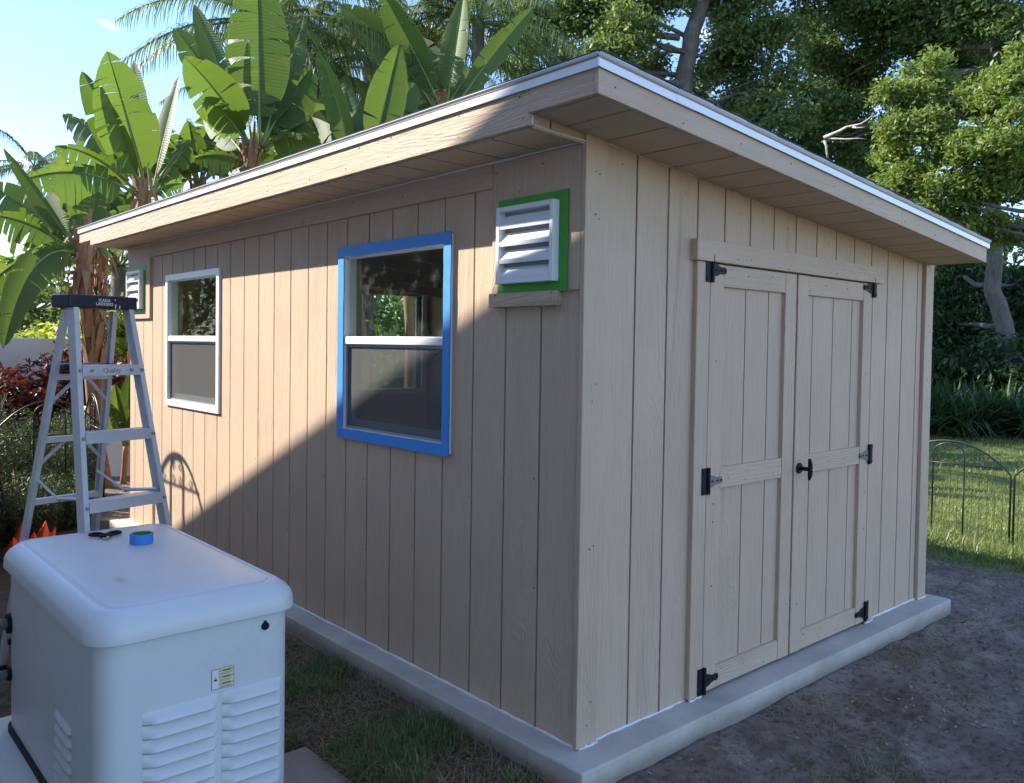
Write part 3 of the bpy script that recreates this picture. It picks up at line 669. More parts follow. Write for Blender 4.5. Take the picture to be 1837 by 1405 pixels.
# louvres: each a pressed hood, deep at its lower lip, running out at both ends
def louver(p0, p1, nrm, z, h, dep, name='louver'):
    n_ = 14; prof = 7; v = []
    for i in range(n_+1):
        u = i/n_; e = min(1, u/.16)*1.0; e = e*e*(3-2*e); e2 = min(1, (1-u)/.06); e *= e2
        c = np.array(p0)+(np.array(p1)-np.array(p0))*u
        for k in range(prof+1):
            t = k/prof; d = dep*e*(math.sin(t*math.pi/2)**1.4)
            v.append((c[0]+nrm[0]*(d+.0006), c[1]+nrm[1]*(d+.0006), z+h*(1-t)))
        v.append((c[0]-nrm[0]*.004, c[1]-nrm[1]*.004, z+.003))
    m_ = prof+2
    f = [(i*m_+k, (i+1)*m_+k, (i+1)*m_+k+1, i*m_+k+1) for i in range(n_) for k in range(m_-1)]
    return MB().add(v, f)
for col_ in ((-1.297, -1.052), (-1.034, -.815)):
    for i in range(8):
        z = .222 - .0468*i
        louver((col_[0], GY0, 0), (col_[1], GY0, 0), (0, -1), z, .0425, .024).obj('louver', 'gen', gen, True)
for i in range(7):
    louver((GX0, 1.20, 0), (GX0, .98, 0), (-1, 0), .125 - .045*i, .030, .012).obj('louver', 'gen', gen, True)
# warning label
st = MB().box((-1.070, GY0-.0012, .279), (-.992, GY0+.001, .3475)).obj('warning_label', 'vinyl', gen)
def strip(x0, x1, z0, z1, m, name, d=.0018): MB().box((x0, GY0-d, z0), (x1, GY0-.0008, z1)).obj(name, m, st)
for (a, b, c, d) in ((-1.0705, -1.0695, .279, .3475), (-.993, -.992, .279, .3475), (-1.07, -.992, .2787, .2797), (-1.07, -.992, .3470, .3480), (-1.0445, -1.0438, .279, .3475)): strip(a, b, c, d, 'black', 'border')
for i in range(3):
    z = .3375-.0225*i; strip(-1.042, -.994, z-.0035, z+.0065, 'yellow', 'warning_band')
    strip(-1.032, -1.004, z, z+.0028, 'black', 'warning_word', .0021)
    for k in range(3): strip(-1.041, -.996-random.uniform(0, .01), z-.0072-.0032*k, z-.0058-.0032*k, 'grey_txt', 'text_line')
mb = MB(); mb.prism([(-1.066, .306), (-1.048, .306), (-1.057, .324)], 1, GY0-.0018, GY0-.0006); mb.obj('warning_triangle', 'yellow', st)
mb = MB(); mb.box((-1.061, GY0-.0022, .308), (-1.053, GY0-.001, .313)); mb.obj('warning_mark', 'black', st)
# smear on the lid and conduits on the house side
for (y, z, r, r2) in ((1.93, .265, .024, .042), (1.925, .055, .016, .030)):
    mb = MB(); mb.tube([(GX0+.01, y, z), (-2.30, y, z)], r, 12); c_ = mb.obj('conduit', 'pvc', gen, True)
    mb = MB(); mb.tube([(GX0+.004, y, z), (GX0-.014, y, z)], r2, 16); mb.obj('flange', 'black', c_)
mb = MB(); mb.tube([(GX0+.004, 1.935, .185), (GX0-.008, 1.935, .185)], .014, 12); mb.obj('grommet', 'black', gen)
rings = [[(x, y, z) for x, y in rrect(GX0-.012, GX1+.012, GY0-.012, GY1+.012, .085)] for z in (-.193, -.167)]
loft(rings).obj('base_gap', 'gap', gen)
rings = [[(x, y, z) for x, y in rrect(GX0-.11-o_, GX1+.06+o_, GY0-.08-o_, GY1+.10+o_, .05)] for z, o_ in ((-.28, .012), (-.203, .008), (-.191, .0))]
o = loft(rings).obj('generator_pad', 'white_wall', None); tag(o, 'pale moulded pad under the white generator', 'pad')
o = MB().box((-.90, .28, -.22), (-.585, .93, -.150)).bev('paver', 'concrete', None, w=.006); tag(o, 'grey concrete paver on the grass beside the generator pad', 'paver')

# tape roll and snips lying on the lid
ZL = .6195
def lidz(x, y): return ZL
tp = on(254, 974, 2, ZL)
v = []; n_ = 40
for r, z in ((.046, .001), (.046, .041), (.039, .041), (.039, .001)):
    v += [(tp[0]+r*math.cos(2*math.pi*i/n_), tp[1]+r*math.sin(2*math.pi*i/n_), ZL+z) for i in range(n_)]
mb = MB(); mb.add(v, [(k*n_+i, k*n_+(i+1) % n_, ((k+1) % 4)*n_+(i+1) % n_, ((k+1) % 4)*n_+i) for k in range(4) for i in range(n_)])
roll = thing('tape_roll', 'roll of blue masking tape with green core on the generator lid', 'tape roll', (float(tp[0]), float(tp[1]), ZL))
mb.obj('tape', 'blue', roll)
v = []
for r, z in ((.0388, .0015), (.0388, .0395), (.0365, .0395), (.0365, .0015)):
    v += [(tp[0]+r*math.cos(2*math.pi*i/n_), tp[1]+r*math.sin(2*math.pi*i/n_), ZL+z) for i in range(n_)]
MB().add(v, [(k*n_+i, k*n_+(i+1) % n_, ((k+1) % 4)*n_+(i+1) % n_, ((k+1) % 4)*n_+i) for k in range(4) for i in range(n_)]).obj('core', 'green', roll)
sp = on(190, 966, 2, ZL)
sn = thing('snips', 'black handled snips lying open on the generator lid', 'scissors', (float(sp[0]), float(sp[1]), ZL+.001), YAW-math.pi/2+.50)
def loopring(cx, cy, rx, ry, ang, th):
    pts = []
    for i in range(25):
        a = 2*math.pi*i/24; x = rx*math.cos(a); y = ry*math.sin(a)*(1+.25*math.cos(a)); pts.append((cx+x*math.cos(ang)-y*math.sin(ang), cy+x*math.sin(ang)+y*math.cos(ang), .009))
    return MB().tube(pts, th, 8, cap=False)
for s_ in (-1, 1):
    loopring(s_*.031, .046, .034, .021, math.radians(90-s_*48), .0058).obj('handle', 'black', sn, True, local=True)
    mb = MB(); mb.tube([(s_*.022, .018, .009), (s_*.010, .0, .008), (s_*.004, -.010, .007)], [.008, .007, .005], 8); mb.obj('grip', 'black', sn, True, local=True)
    mb = MB(); mb.prism([(s_*.001, -.055), (s_*.008, -.040), (s_*.0135, -.015), (s_*.010, .004), (s_*.001, .004)][::s_], 2, .004+.002*(s_+1), .0075+.002*(s_+1)); mb.bev('blade', 'steel', sn, w=.0008, local=True)
mb = MB(); mb.cyl((0, -.008, 0), 2, .006, .003, .0125, 10); mb.obj('pivot', 'black', sn, local=True)

# ================================================================== STEPLADDER
lad = thing('stepladder', 'aluminium stepladder with dark plastic top beside the shed', 'ladder', (-1.015, 2.235, -.18), math.radians(14))
# local: x along the steps, -y is the front the steps face, z up
HL = 1.855
def lerp(a, b, t): return tuple(a[i]+(b[i]-a[i])*t for i in range(3))
def rail(a, b, w_, d_, name, parent, flip=1):
    """C-section rail between two points"""
    a = np.array(a); b = np.array(b); t = .004
    m_ = MB()
    for (x0, x1, y0, y1) in ((-w_/2, w_/2, -d_/2, -d_/2+t), (-w_/2, w_/2, d_/2-t, d_/2), ((w_/2-t) if flip > 0 else -w_/2, w_/2 if flip > 0 else -w_/2+t, -d_/2+t, d_/2-t)):
        v = [(p[0]+x, p[1]+y, p[2]) for p in (a, b) for x, y in ((x0, y0), (x1, y0), (x1, y1), (x0, y1))]
        m_.add(v, [(0, 3, 2, 1), (4, 5, 6, 7), (0, 1, 5, 4), (1, 2, 6, 5), (2, 3, 7, 6), (3, 0, 4, 7)])
    return m_.obj(name, 'alu', parent, local=True)
tw, bw_, ty, by, rb = .135, .245, -.045, -.42, .48
zt = HL-.06
fl = [(-tw, ty, zt), (-bw_, by, 0.005)]; fr = [(tw, ty, zt), (bw_, by, 0.005)]
rl = [(-tw+.018, .05, zt-.01), (-bw_+.03, rb, 0.005)]; rr_ = [(tw-.018, .05, zt-.01), (bw_-.03, rb, 0.005)]
rail(fl[1], fl[0], .024, .062, 'front_rail', lad, -1); rail(fr[1], fr[0], .024, .062, 'front_rail', lad, 1)
rail(rl[1], rl[0], .022, .040, 'rear_rail', lad, -1); rail(rr_[1], rr_[0], .022, .040, 'rear_rail', lad, 1)
for a in (fl[1], fr[1], rl[1], rr_[1]):
    MB().box((a[0]-.022, a[1]-.04, 0), (a[0]+.022, a[1]+.04, .035)).bev('foot', 'black', lad, w=.004, local=True)
for k in range(1, 6):
    z = HL - .305*k - .02; t = (zt-z)/(zt-.005); a = lerp(fl[0], fl[1], t); b = lerp(fr[0], fr[1], t)
    m_ = MB(); m_.box((a[0]+.011, a[1]-.041, z-.003), (b[0]-.011, a[1]+.036, z)); m_.box((a[0]+.011, a[1]-.0412, z-.050), (b[0]-.011, a[1]-.038, z-.0032)); m_.box((a[0]+.011, a[1]+.033, z-.03), (b[0]-.011, a[1]+.036, z-.0032))
    s_ = m_.obj('step', 'alu', lad, local=True)
    for xx in (a[0]+.000, b[0]-.000) + ((a[0]+.055, b[0]-.055) if k == 1 else ()):
        m_ = MB(); m_.cyl((xx, 0, z-.026), 1, .0075, a[1]-.049, a[1]-.035, 10); m_.obj('rivet', 'pvc', s_, local=True)
    if k == 1:
        cu = bpy.data.curves.new('t', 'FONT'); cu.body = 'Quality'; cu.size = .03; cu.align_x = 'CENTER'; cu.extrude = .0004
        to = bpy.data.objects.new('t', cu); me = bpy.data.meshes.new_from_object(to); bpy.data.objects.remove(to)
        link('lettering', me, 'grey_txt', s_, (0.0, a[1]-.0418, z-.036), (math.pi/2, 0, 0), local=True)
for k in range(1, 6):
    z = HL - .305*k - .07; t = (zt-z)/(zt-.005); a = lerp(rl[0], rl[1], t); b = lerp(rr_[0], rr_[1], t)
    h_ = MB().box((a[0]-.004, a[1]-.016, z-.028), (b[0]+.004, a[1]-.013, z)).box((a[0]-.004, a[1]-.013, z-.003), (b[0]+.004, a[1]+.014, z)).obj('rear_bar', 'alu', lad, local=True)
    if k in (1, 2, 4):
        for s_ in (-1, 1):
            e = a if s_ < 0 else b; t2 = (zt-(z-.13))/(zt-.005); e2 = lerp(rl[0], rl[1], t2) if s_ < 0 else lerp(rr_[0], rr_[1], t2)
            m_ = MB(); m_.tube([(e[0]-s_*.11, e[1]-.004, z-.02), (e2[0], e2[1]-.012, e2[2])], .009, 4); m_.obj('brace', 'alu', h_, local=True)
for s_ in (-1, 1):                                      # folded spreader bars
    z = .93; tf = (zt-z)/(zt-.005); a = lerp(fl[0], fl[1], tf) if s_ < 0 else lerp(fr[0], fr[1], tf); b = lerp(rl[0], rl[1], tf) if s_ < 0 else lerp(rr_[0], rr_[1], tf)
    mid = ((a[0]+b[0])/2-s_*.012, (a[1]+b[1])/2, z-.035)
    MB().tube([(a[0]-s_*.014, a[1], z), (mid[0], a[1]*.45+b[1]*.55, z-.03), mid, (b[0]-s_*.012, b[1], z+.045)], .008, 4).obj('spreader', 'alu', lad, local=True)
m_ = MB(); m_.box((-.168, -.075, HL-.062), (.168, .085, HL)); m_.bev('top_cap', 'cap', lad, w=.008, seg=3, local=True)
cap = m_ = None
for txt, sz, dz, x in (('ICADA', .019, -.029, .0), ('LADDERS', .020, -.047, 0.0)):
    cu = bpy.data.curves.new('t', 'FONT'); cu.body = txt; cu.size = sz; cu.align_x = 'CENTER'; cu.extrude = .0004; cu.offset = .0003
    to = bpy.data.objects.new('t', cu); me = bpy.data.meshes.new_from_object(to); bpy.data.objects.remove(to)
    link('lettering', me, 'white_txt', lad, (x, -.0756, HL+dz), (math.pi/2, 0, 0), local=True)
for (x, z, r) in ((.055, -.045, .0045), (.054, -.055, .004), (.075, -.052, .005), (.053, -.018, .003)):
    m_ = MB(); m_.box((x-r*.6, -.0762, HL+z-r*1.4), (x+r*.6, -.0748, HL+z+r*1.4)); m_.bev('paint_spot', 'white_txt', lad, w=.0006, local=True)
m_ = MB(); m_.box((-.12, .055, HL-.355), (.13, .22, HL-.325)); m_.bev('pail_shelf', 'cap', lad, w=.006, local=True)

# ================================================================== WIRE GARDEN FENCE
def arch_pts(hw, zs, zp, n_=28):
    pts = [(-hw, 0, 0), (-hw, 0, zs-.03)]
    for i in range(n_+1):
        u = -1+2*i/n_; x = hw*math.copysign(abs(u)**.92, u)
        pts.append((x, 0, zs+(zp-zs)*math.cos(u*math.pi/2)**.85))
    return pts + [(hw, 0, zs-.03), (hw, 0, 0)]
def panel(name, label, cat, loc, rot, group, hw=.475, zs=.585, zp=.82, zb=.63, iw=.125, ip=.80, wires=True, th=1.0):
    p = thing(name, label, cat, loc, rot, group)
    MB().tube(arch_pts(hw, zs, zp), .0085*th, 7).obj('outer_frame', 'iron', p, True, local=True)
    iz = ip-iw*.75
    inn = [(-iw, 0, 0.0), (-iw, 0, iz)] + [(iw*math.cos(a), 0, iz+iw*.75*math.sin(a)) for a in np.linspace(math.pi, 0, 13)] + [(iw, 0, 0.0)]
    MB().tube(inn, .0075*th, 6).obj('inner_arch', 'iron', p, True, local=True)
    e = hw*(.86 if zb > zs else 1.0)
    MB().tube([(-e, .002, zb), (e, .002, zb)], .005*th, 6).obj('top_bar', 'iron', p, True, local=True)
    sc = (ip-zb)/.18
    for (cx, s_) in ((-iw*.5, 1), (iw*.5, -1), (-iw*2.1, 1), (iw*2.1, -1)):
        for k, (cz, r) in enumerate(((zb+.115*min(sc, 1.6), .032), (zb+.045*min(sc, 1.6), .036))):
            if abs(cx) > iw and k == 0: continue
            pts = [(cx+s_*r*(1-.055*i)*math.cos(i*.42), .0, cz+(1 if k == 0 else -1)*r*(1-.055*i)*math.sin(i*.42)) for i in range(15)]
            MB().tube(pts, .003*th, 5).obj('scroll', 'iron', p, True, local=True)
    if wires:
        m_ = MB()
        for x in np.arange(-hw+.055, hw-.02, .0575): m_.tube([(x, .004, .02), (x+RNG.normal(0, .002), .004, zb)], .002, 4, False)
        for z in np.arange(.05, zb, .078): m_.tube([(-hw, .003, z+RNG.normal(0, .003)), (0, .003, z+RNG.normal(0, .004)), (hw, .003, z)], .002, 4, False)
        m_.obj('wire_mesh', 'galv', p, local=True, kind='stuff')
    return p
GF = 'wire fence panels along the lawn'
for i, (y, x, lb) in enumerate(((.722, 5.25, 'arched black wire fence panel on the lawn next to the shed corner'), (-.252, 5.262, 'arched black wire fence panel on the lawn farther from the shed'), (1.70, 5.24, 'arched black wire fence panel on the lawn behind the shed'))):
    panel('fence_panel', lb, 'fence', (x, y, -.10), math.pi/2, GF)
GL = 'wire fence panels in front of the shrubs'
panel('fence_panel', 'arched black wire fence panel seen through the stepladder', 'fence', (-.345, 6.05, -.12), 0, GL, hw=.44, zs=.76, zp=1.045, zb=.745, ip=1.02)
panel('fence_panel', 'arched black wire fence panel left of the stepladder shrubs', 'fence', (-1.24, 6.07, -.12), 0, GL, hw=.44, zs=.76, zp=1.045, zb=.745, ip=1.02)
panel('fence_panel', 'arched black wire fence panel running back from the corner post', 'fence', (.13, 6.53, -.10), math.radians(84), GL, hw=.44, zs=.76, zp=1.045, zb=.745, ip=1.02)
GT = 'tall arched trellises beside the house'
t1 = panel('garden_trellis', 'tall arched black metal trellis standing behind the generator near the conduit', 'trellis', (-1.0, 5.37, -.10), math.pi/2, GT, zs=1.62, zp=1.975, zb=1.76, ip=1.955, wires=False, th=1.8)
t2 = panel('garden_trellis', 'tall arched black metal trellis nearer the house wall', 'trellis', (-1.35, 4.87, -.10), math.pi/2, GT, zs=1.75, zp=2.25, zb=1.95, ip=2.1, wires=False, th=1.8)

# ================================================================== PLANTS
def rand_dirs(n, up=.0):
    d = RNG.normal(size=(n, 3)); d[:, 2] += up; return d/np.linalg.norm(d, axis=1, keepdims=True)
def leaf_cloud(centers, size, aspect=.5, up=.9, fold=.25):
    """diamond shaped leaves, two faces each, at given points"""
    c = np.asarray(centers); n_ = len(c); nrm = rand_dirs(n_, up)
    t = np.cross(nrm, rand_dirs(n_)); t /= np.linalg.norm(t, axis=1, keepdims=True)+1e-9; b = np.cross(nrm, t)
    s = (size*RNG.uniform(.65, 1.35, n_))[:, None]
    v = np.empty((n_, 4, 3)); v[:, 0] = c - t*s*.5; v[:, 1] = c - b*s*aspect*.5 + nrm*s*fold*.25 + t*s*.05; v[:, 2] = c + t*s*.5; v[:, 3] = c + b*s*aspect*.5 + nrm*s*fold*.25 + t*s*.05
    i = np.arange(n_)[:, None]*4; f = np.concatenate([i+np.array([0, 1, 2]), i+np.array([0, 2, 3])], 0)
    return v.reshape(-1, 3), f
def cluster_points(blobs, n_leaves, sub=.22, per=26, shell=.55):
    """blobs: (centre, radii). leaves gathered in twig bunches near the outside of each blob"""
    vol = np.array([np.prod(r)**(2/3) for _, r in blobs]); vol = vol/vol.sum(); out = []
    for (c, r), w_ in zip(blobs, vol):
        k = max(3, int(n_leaves*w_/per)); d = rand_dirs(k); rad = RNG.uniform(shell, 1.0, k)[:, None]**.7
        cc = np.asarray(c)+d*np.asarray(r)*rad
        pts = np.repeat(cc, per, 0) + RNG.normal(size=(k*per, 3))*np.array([sub, sub, sub*.62])*RNG.uniform(.6, 1.3, (k, 1)).repeat(per, 0)
        out.append(pts)
    return np.concatenate(out)
def wiggle(a, b, n_, amp):
    a = np.asarray(a, float); b = np.asarray(b, float); L = np.linalg.norm(b-a); p = [a+(b-a)*i/n_ for i in range(n_+1)]
    off = np.cumsum(RNG.normal(size=(n_+1, 3))*amp*L/n_, 0); off -= np.linspace(0, 1, n_+1)[:, None]*off[-1]
    return [q+o_ for q, o_ in zip(p, off)]
def tree(name, label, trunk_pts, r0, r1, blobs, n_leaves, leaf, mat, bark='bark', group=None, sub=.22, aspect=.5, up=.7, per=26, wig=.16, shell=.45):
    base = trunk_pts[0]; t = thing(name, label, 'tree', tuple(map(float, base)), 0, group)
    n_ = len(trunk_pts); pts = []
    for a, b in zip(trunk_pts, trunk_pts[1:]): pts += wiggle(a, b, 4, wig)[:-1]
    pts.append(np.asarray(trunk_pts[-1], float)); m = len(pts)
    rad = [r0+(r1-r0)*(i/(m-1))**.8 + (.35*r0*math.exp(-i*1.6)) for i in range(m)]
    MB().tube(pts, rad, 10).obj('trunk', bark, t, True)
    P = np.array(pts); mb = MB()
    for c, r in blobs[::7]:
        c = np.asarray(c); d = np.linalg.norm(P-c, axis=1) + np.maximum(0, P[:, 2]-c[2]+.3)*2.5; j = int(np.argmin(d)); L = np.linalg.norm(c-P[j])
        rr = min(rad[j]*.5, .02+.016*L)
        b = wiggle(P[j], c, 6, .16); b[-1] = c; mb.tube(b, [rr*(1-.75*i/6) for i in range(7)], 6)
        for _ in range(4):
            e = c + rand_dirs(1)[0]*np.asarray(r)*.8; mb.tube(wiggle(b[random.randint(3, 5)], e, 4, .3), [rr*.4, rr*.3, rr*.25, rr*.15, rr*.08], 4, False)
    mb.obj('limbs', bark, t, True, kind='stuff')
    v, f = leaf_cloud(cluster_points(blobs, n_leaves, sub, per, shell), leaf, aspect, up)
    link('crown', npmesh('crown', v, f), mat, t, kind='stuff'); return t
def px_blobs(lst, dist, thick=1.0):
    out = []
    for (x, y, rx, ry, *dd) in lst:
        D = dist + (dd[0] if dd else 0); c = far(x, y, D); k = np.linalg.norm(c-CAM)/FPX
        R_ = np.array((rx*k, rx*k*thick, ry*k)); out.append((c, R_*.62))
        for _ in range(6): out.append((c+rand_dirs(1)[0]*R_*RNG.uniform(.6, 1.0), R_*RNG.uniform(.28, .52)))
    return out
def gpt(x, dist): 
    p = far(x, 640, dist); return (p[0], p[1], -.1)

# oak behind the roof ridge
t1pts = [gpt(1208, 20), far(1212, 330, 20), far(1226, 160, 20), far(1243, 60, 20), far(1268, -60, 20.3), far(1290, -200, 20.5)]
tree('oak_tree', 'tall oak with grey trunk rising right behind the shed roof', t1pts, .27, .15,
     px_blobs([(985, 50, 60, 45), (1060, 20, 65, 45), (1130, 60, 60, 45, -1), (1010, 120, 45, 32), (1080, 110, 55, 40, -1), (1160, 120, 40, 40, 1), (1175, 0, 50, 45), (940, 30, 32, 32), (930, 125, 28, 20), (1310, 110, 45, 50, .6), (1300, 20, 50, 40, 1), (1370, 60, 55, 50), (1345, 170, 50, 50, 1), (1290, 210, 40, 38, 1.5), (1420, 130, 36, 42), (1220, -70, 120, 45), (1040, -60, 90, 40), (1400, -40, 60, 35), (1250, 160, 30, 40, 2.0), (1120, 165, 40, 28, 2), (1395, 215, 45, 45, -1), (1190, 215, 50, 40, 3), (1000, 235, 80, 50), (1110, 250, 80, 55, 1), (1220, 290, 80, 60, 1), (900, 280, 70, 50, 1), (1320, 330, 80, 60)], 20),
     105000, .12, 'oak', sub=.17, per=22)
t2pts = [gpt(1822, 20.5), far(1812, 620, 20.5), far(1790, 545, 20.5), far(1779, 520, 20.5), far(1786, 470, 20.5), far(1782, 330, 20.5), far(1778, 150, 20.5), far(1790, 20, 20.5), far(1800, -150, 20.5)]
tree('shade_tree', 'large dark tree with thick bent trunk above the undergrowth', t2pts, .20, .13,
     px_blobs([(1500, 20, 55, 42), (1570, 70, 60, 45, 1), (1640, 20, 60, 45), (1690, 90, 50, 40, 1), (1740, 20, 55, 42), (1810, 60, 50, 55), (1480, 110, 42, 40, 1.5), (1545, 150, 40, 40, 2), (1510, 250, 70, 50, 1), (1570, 300, 55, 45, 2), (1450, 230, 60, 50), (1540, 370, 60, 50, 2), (1600, 230, 30, 35, 2.5), (1600, 380, 50, 50, 2), (1690, 430, 50, 30, 3), (1740, 130, 40, 40, 2), (1830, 130, 40, 40, 1), (1630, -60, 150, 40), (1790, -60, 90, 40), (1720, 500, 50, 40, 3), (1675, 560, 40, 40, 3), (1830, 420, 26, 40, 3), (1840, 500, 30, 30, 3), (1660, 60, 60, 40, 3), (1560, 10, 60, 40, 3), (1760, 80, 60, 50, 3), (1450, 60, 45, 45, 3), (1480, 170, 50, 40, 3)], 20.5),
     110000, .12, 'dark_tree', sub=.18, per=22, wig=.05)
t3pts = [gpt(1905, 15.5), far(1890, 500, 15.5), far(1862, 380, 15.5), far(1835, 300, 15.5), far(1800, 220, 15.6)]
tree('umbrella_tree', 'bright yellow green tree with pale branches reaching over the lawn', t3pts, .17, .05,
     px_blobs([(1622, 165, 36, 36), (1660, 130, 38, 30, .8), (1650, 235, 46, 42, -.3), (1700, 200, 42, 38, .6), (1770, 185, 50, 42), (1826, 160, 40, 40), (1722, 270, 46, 40, -.5), (1800, 250, 50, 40, -.6), (1640, 320, 46, 36), (1700, 345, 50, 36, -.4), (1770, 330, 40, 30), (1835, 320, 40, 40), (1745, 395, 42, 22), (1605, 275, 26, 30, .5), (1850, 240, 40, 40), (1590, 330, 26, 22, .4), (1800, 420, 40, 20, .5), (1680, 385, 34, 20, .3), (1830, 100, 20, 20)], 15.5),
     40000, .105, 'lime', bark='bark', sub=.10, per=26, up=1.2, aspect=.42)
# dead branch in the gap
db = thing('dead_branch', 'bare whitish dead branch hanging in front of the dark leaves', 'branch', tuple(map(float, far(1480, 250, 17))))
mb = MB(); a = far(1478, 252, 17); b = far(1530, 226, 16.8); c = far(1568, 205, 16.7); e = far(1552, 228, 16.7); g = far(1555, 250, 16.7); h = far(1486, 285, 17)
mb.tube(wiggle(a, b, 4, .2) + wiggle(b, c, 3, .2)[1:], [.035, .03, .028, .025, .022, .018, .014, .008], 5); mb.tube(wiggle(b, e, 3, .2), [.02, .016, .012, .007], 5); mb.tube(wiggle(a, g, 4, .2), [.025, .02, .015, .01, .006], 5); mb.tube(wiggle(a, h, 3, .2), [.03, .025, .02, .012], 5)
mb.obj('twigs', 'bark_pale', db, True)
# woodland mass behind and undergrowth below
v = []; 
az0, az1 = math.radians(6), math.radians(62)
B = []
for i in range(190):
    a = RNG.uniform(az0, az1); d = RNG.uniform(27, 38); h = RNG.uniform(.3, 5.2 if a < .60 else 3.5)
    B.append((CAM*np.array([1, 1, 0])+np.array([d*math.cos(a), d*math.sin(a), h]), (1.5, 1.5, 1.1)))
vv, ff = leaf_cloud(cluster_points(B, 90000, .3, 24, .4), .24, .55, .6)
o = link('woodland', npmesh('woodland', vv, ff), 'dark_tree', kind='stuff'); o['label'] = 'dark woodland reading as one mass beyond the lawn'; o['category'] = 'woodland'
B = []
for i in range(70):
    px = RNG.uniform(1600, 1960); d = RNG.uniform(20.0, 25); h = RNG.uniform(.0, 3.3)*(.4 if d < 21.5 else 1); p = far(px, 600, d); B.append(((p[0], p[1], h), (.8, .8, .55)))
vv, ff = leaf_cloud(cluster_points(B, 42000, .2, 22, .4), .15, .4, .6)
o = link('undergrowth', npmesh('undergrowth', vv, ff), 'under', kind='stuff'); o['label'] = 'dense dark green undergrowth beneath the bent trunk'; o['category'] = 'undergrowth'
# strap leaved ferns along the edge of the lawn
def blades(pos, h, w_, lean, droop=.35, seg=3, dirs=None):
    pos = np.asarray(pos); n_ = len(pos); a = RNG.uniform(0, 2*math.pi, n_); d = np.stack([np.cos(a), np.sin(a), np.zeros(n_)], 1)
    s = np.stack([-np.sin(a), np.cos(a), np.zeros(n_)], 1); hh = (h*RNG.uniform(.45, 1.25, n_))[:, None]; ln = (lean*RNG.uniform(.1, 1.3, n_))[:, None]
    V = np.empty((n_, seg*2+1, 3))
    for k in range(seg+1):
        t = k/seg; c = pos + d*hh*ln*t**1.6 + np.array([0, 0, 1.0])*hh*(t-droop*ln*t*t)
        ww = w_*(1-t)**.6*RNG.uniform(.8, 1.2, n_)[:, None]
        if k < seg: V[:, 2*k] = c-s*ww; V[:, 2*k+1] = c+s*ww
        else: V[:, 2*k] = c
    i = np.arange(n_)[:, None]*(seg*2+1); F = []
    for k in range(seg-1):
        F += [i+np.array([2*k, 2*k+1, 2*k+3]), i+np.array([2*k, 2*k+3, 2*k+2])]
    F.append(i+np.array([2*seg-2, 2*seg-1, 2*seg])); return V.reshape(-1, 3), np.concatenate(F)
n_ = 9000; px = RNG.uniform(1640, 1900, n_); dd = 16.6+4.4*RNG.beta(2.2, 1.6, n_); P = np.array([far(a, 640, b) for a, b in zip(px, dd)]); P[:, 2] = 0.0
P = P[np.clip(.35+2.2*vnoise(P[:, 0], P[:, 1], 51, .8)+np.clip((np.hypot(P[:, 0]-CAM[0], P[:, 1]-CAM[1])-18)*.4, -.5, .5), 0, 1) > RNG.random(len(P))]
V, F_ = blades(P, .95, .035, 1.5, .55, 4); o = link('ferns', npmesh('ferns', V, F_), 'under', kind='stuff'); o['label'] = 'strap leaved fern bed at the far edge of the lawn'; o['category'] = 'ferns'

# grass
def scatter(n_, x0, x1, y0, y1, f=None):
    p = np.stack([RNG.uniform(x0, x1, n_), RNG.uniform(y0, y1, n_)], 1)
    if f is not None: p = p[f(p[:, 0], p[:, 1]) > RNG.random(len(p))]
    return np.concatenate([p, ground_z(p[:, 0], p[:, 1])[:, None]-.004], 1)
def tufty(x, y): return np.clip(.16+2.6*vnoise(x, y, 11, .28)+1.3*vnoise(x, y, 12, .10), 0.02, 1)
def off_slab(x, y): return ((x < -.13) | (x > 3.08) | (y < -.16)) & ~((x > GX0-.12) & (x < GX1+.07) & (y > GY0-.1) & (y < GY1+.1)) & ~((x > -.91) & (x < -.58) & (y > .27) & (y < .94))
P = scatter(110000, -.82, -.10, -1.2, 2.6, lambda x, y: tufty(x, y)*off_slab(x, y))
P = np.concatenate([P, scatter(14000, -2.3, -.8, -.8, 3.2, lambda x, y: .6*tufty(x, y)*off_slab(x, y))])
V, F_ = blades(P, .068, .0026, 1.3, .45); o = link('patchy_grass', npmesh('patchy_grass', V, F_), 'grass_near', kind='stuff'); o['label'] = 'patchy trodden grass between generator and slab'; o['category'] = 'grass'
P = scatter(16000, -.82, -.10, -1.2, 2.6, lambda x, y: off_slab(x, y)*.9)
P = np.concatenate([P, scatter(16000, -.3, 2.8, -1.7, -.14, lambda x, y: off_slab(x, y)*np.clip(-.15+2.2*vnoise(x, y, 21, .35), 0, 1))])
V, F_ = blades(P, .07, .0015, 2.6, .42); o = link('dry_grass', npmesh('dry_grass', V, F_), 'straw', kind='stuff'); o['label'] = 'dry straw scattered over the sod and dirt'; o['category'] = 'grass'
P = scatter(16000, -.1, 2.4, -1.9, -.2, lambda x, y: np.clip(1.3*np.exp(-((x-.55)/.35)**2-((y+.72)/.16)**2) + 1.2*np.exp(-((x-.2)/.3)**2-((y+.85)/.2)**2)+ .5*np.exp(-((x-1.5)/.35)**2-((y+1.15)/.12)**2), 0, 1))
V, F_ = blades(P, .055, .0022, 1.3, .45); o = link('dirt_tufts', npmesh('dirt_tufts', V, F_), 'grass_near', kind='stuff'); o['label'] = 'small green tufts coming up through the dirt by the slab'; o['category'] = 'grass'
P = scatter(90000, 4.25, 8.5, -2.5, 4.0, lambda x, y: np.clip((x-4.35-.5*vnoise(x, y, 31, .4))/.25, 0, 1))
V, F_ = blades(P, .055, .0036, 1.0, .4, 2); o = link('lawn_grass', npmesh('lawn_grass', V, F_), 'grass_sun', kind='stuff'); o['label'] = 'short sunlit lawn grass beyond the wire fence'; o['category'] = 'grass'
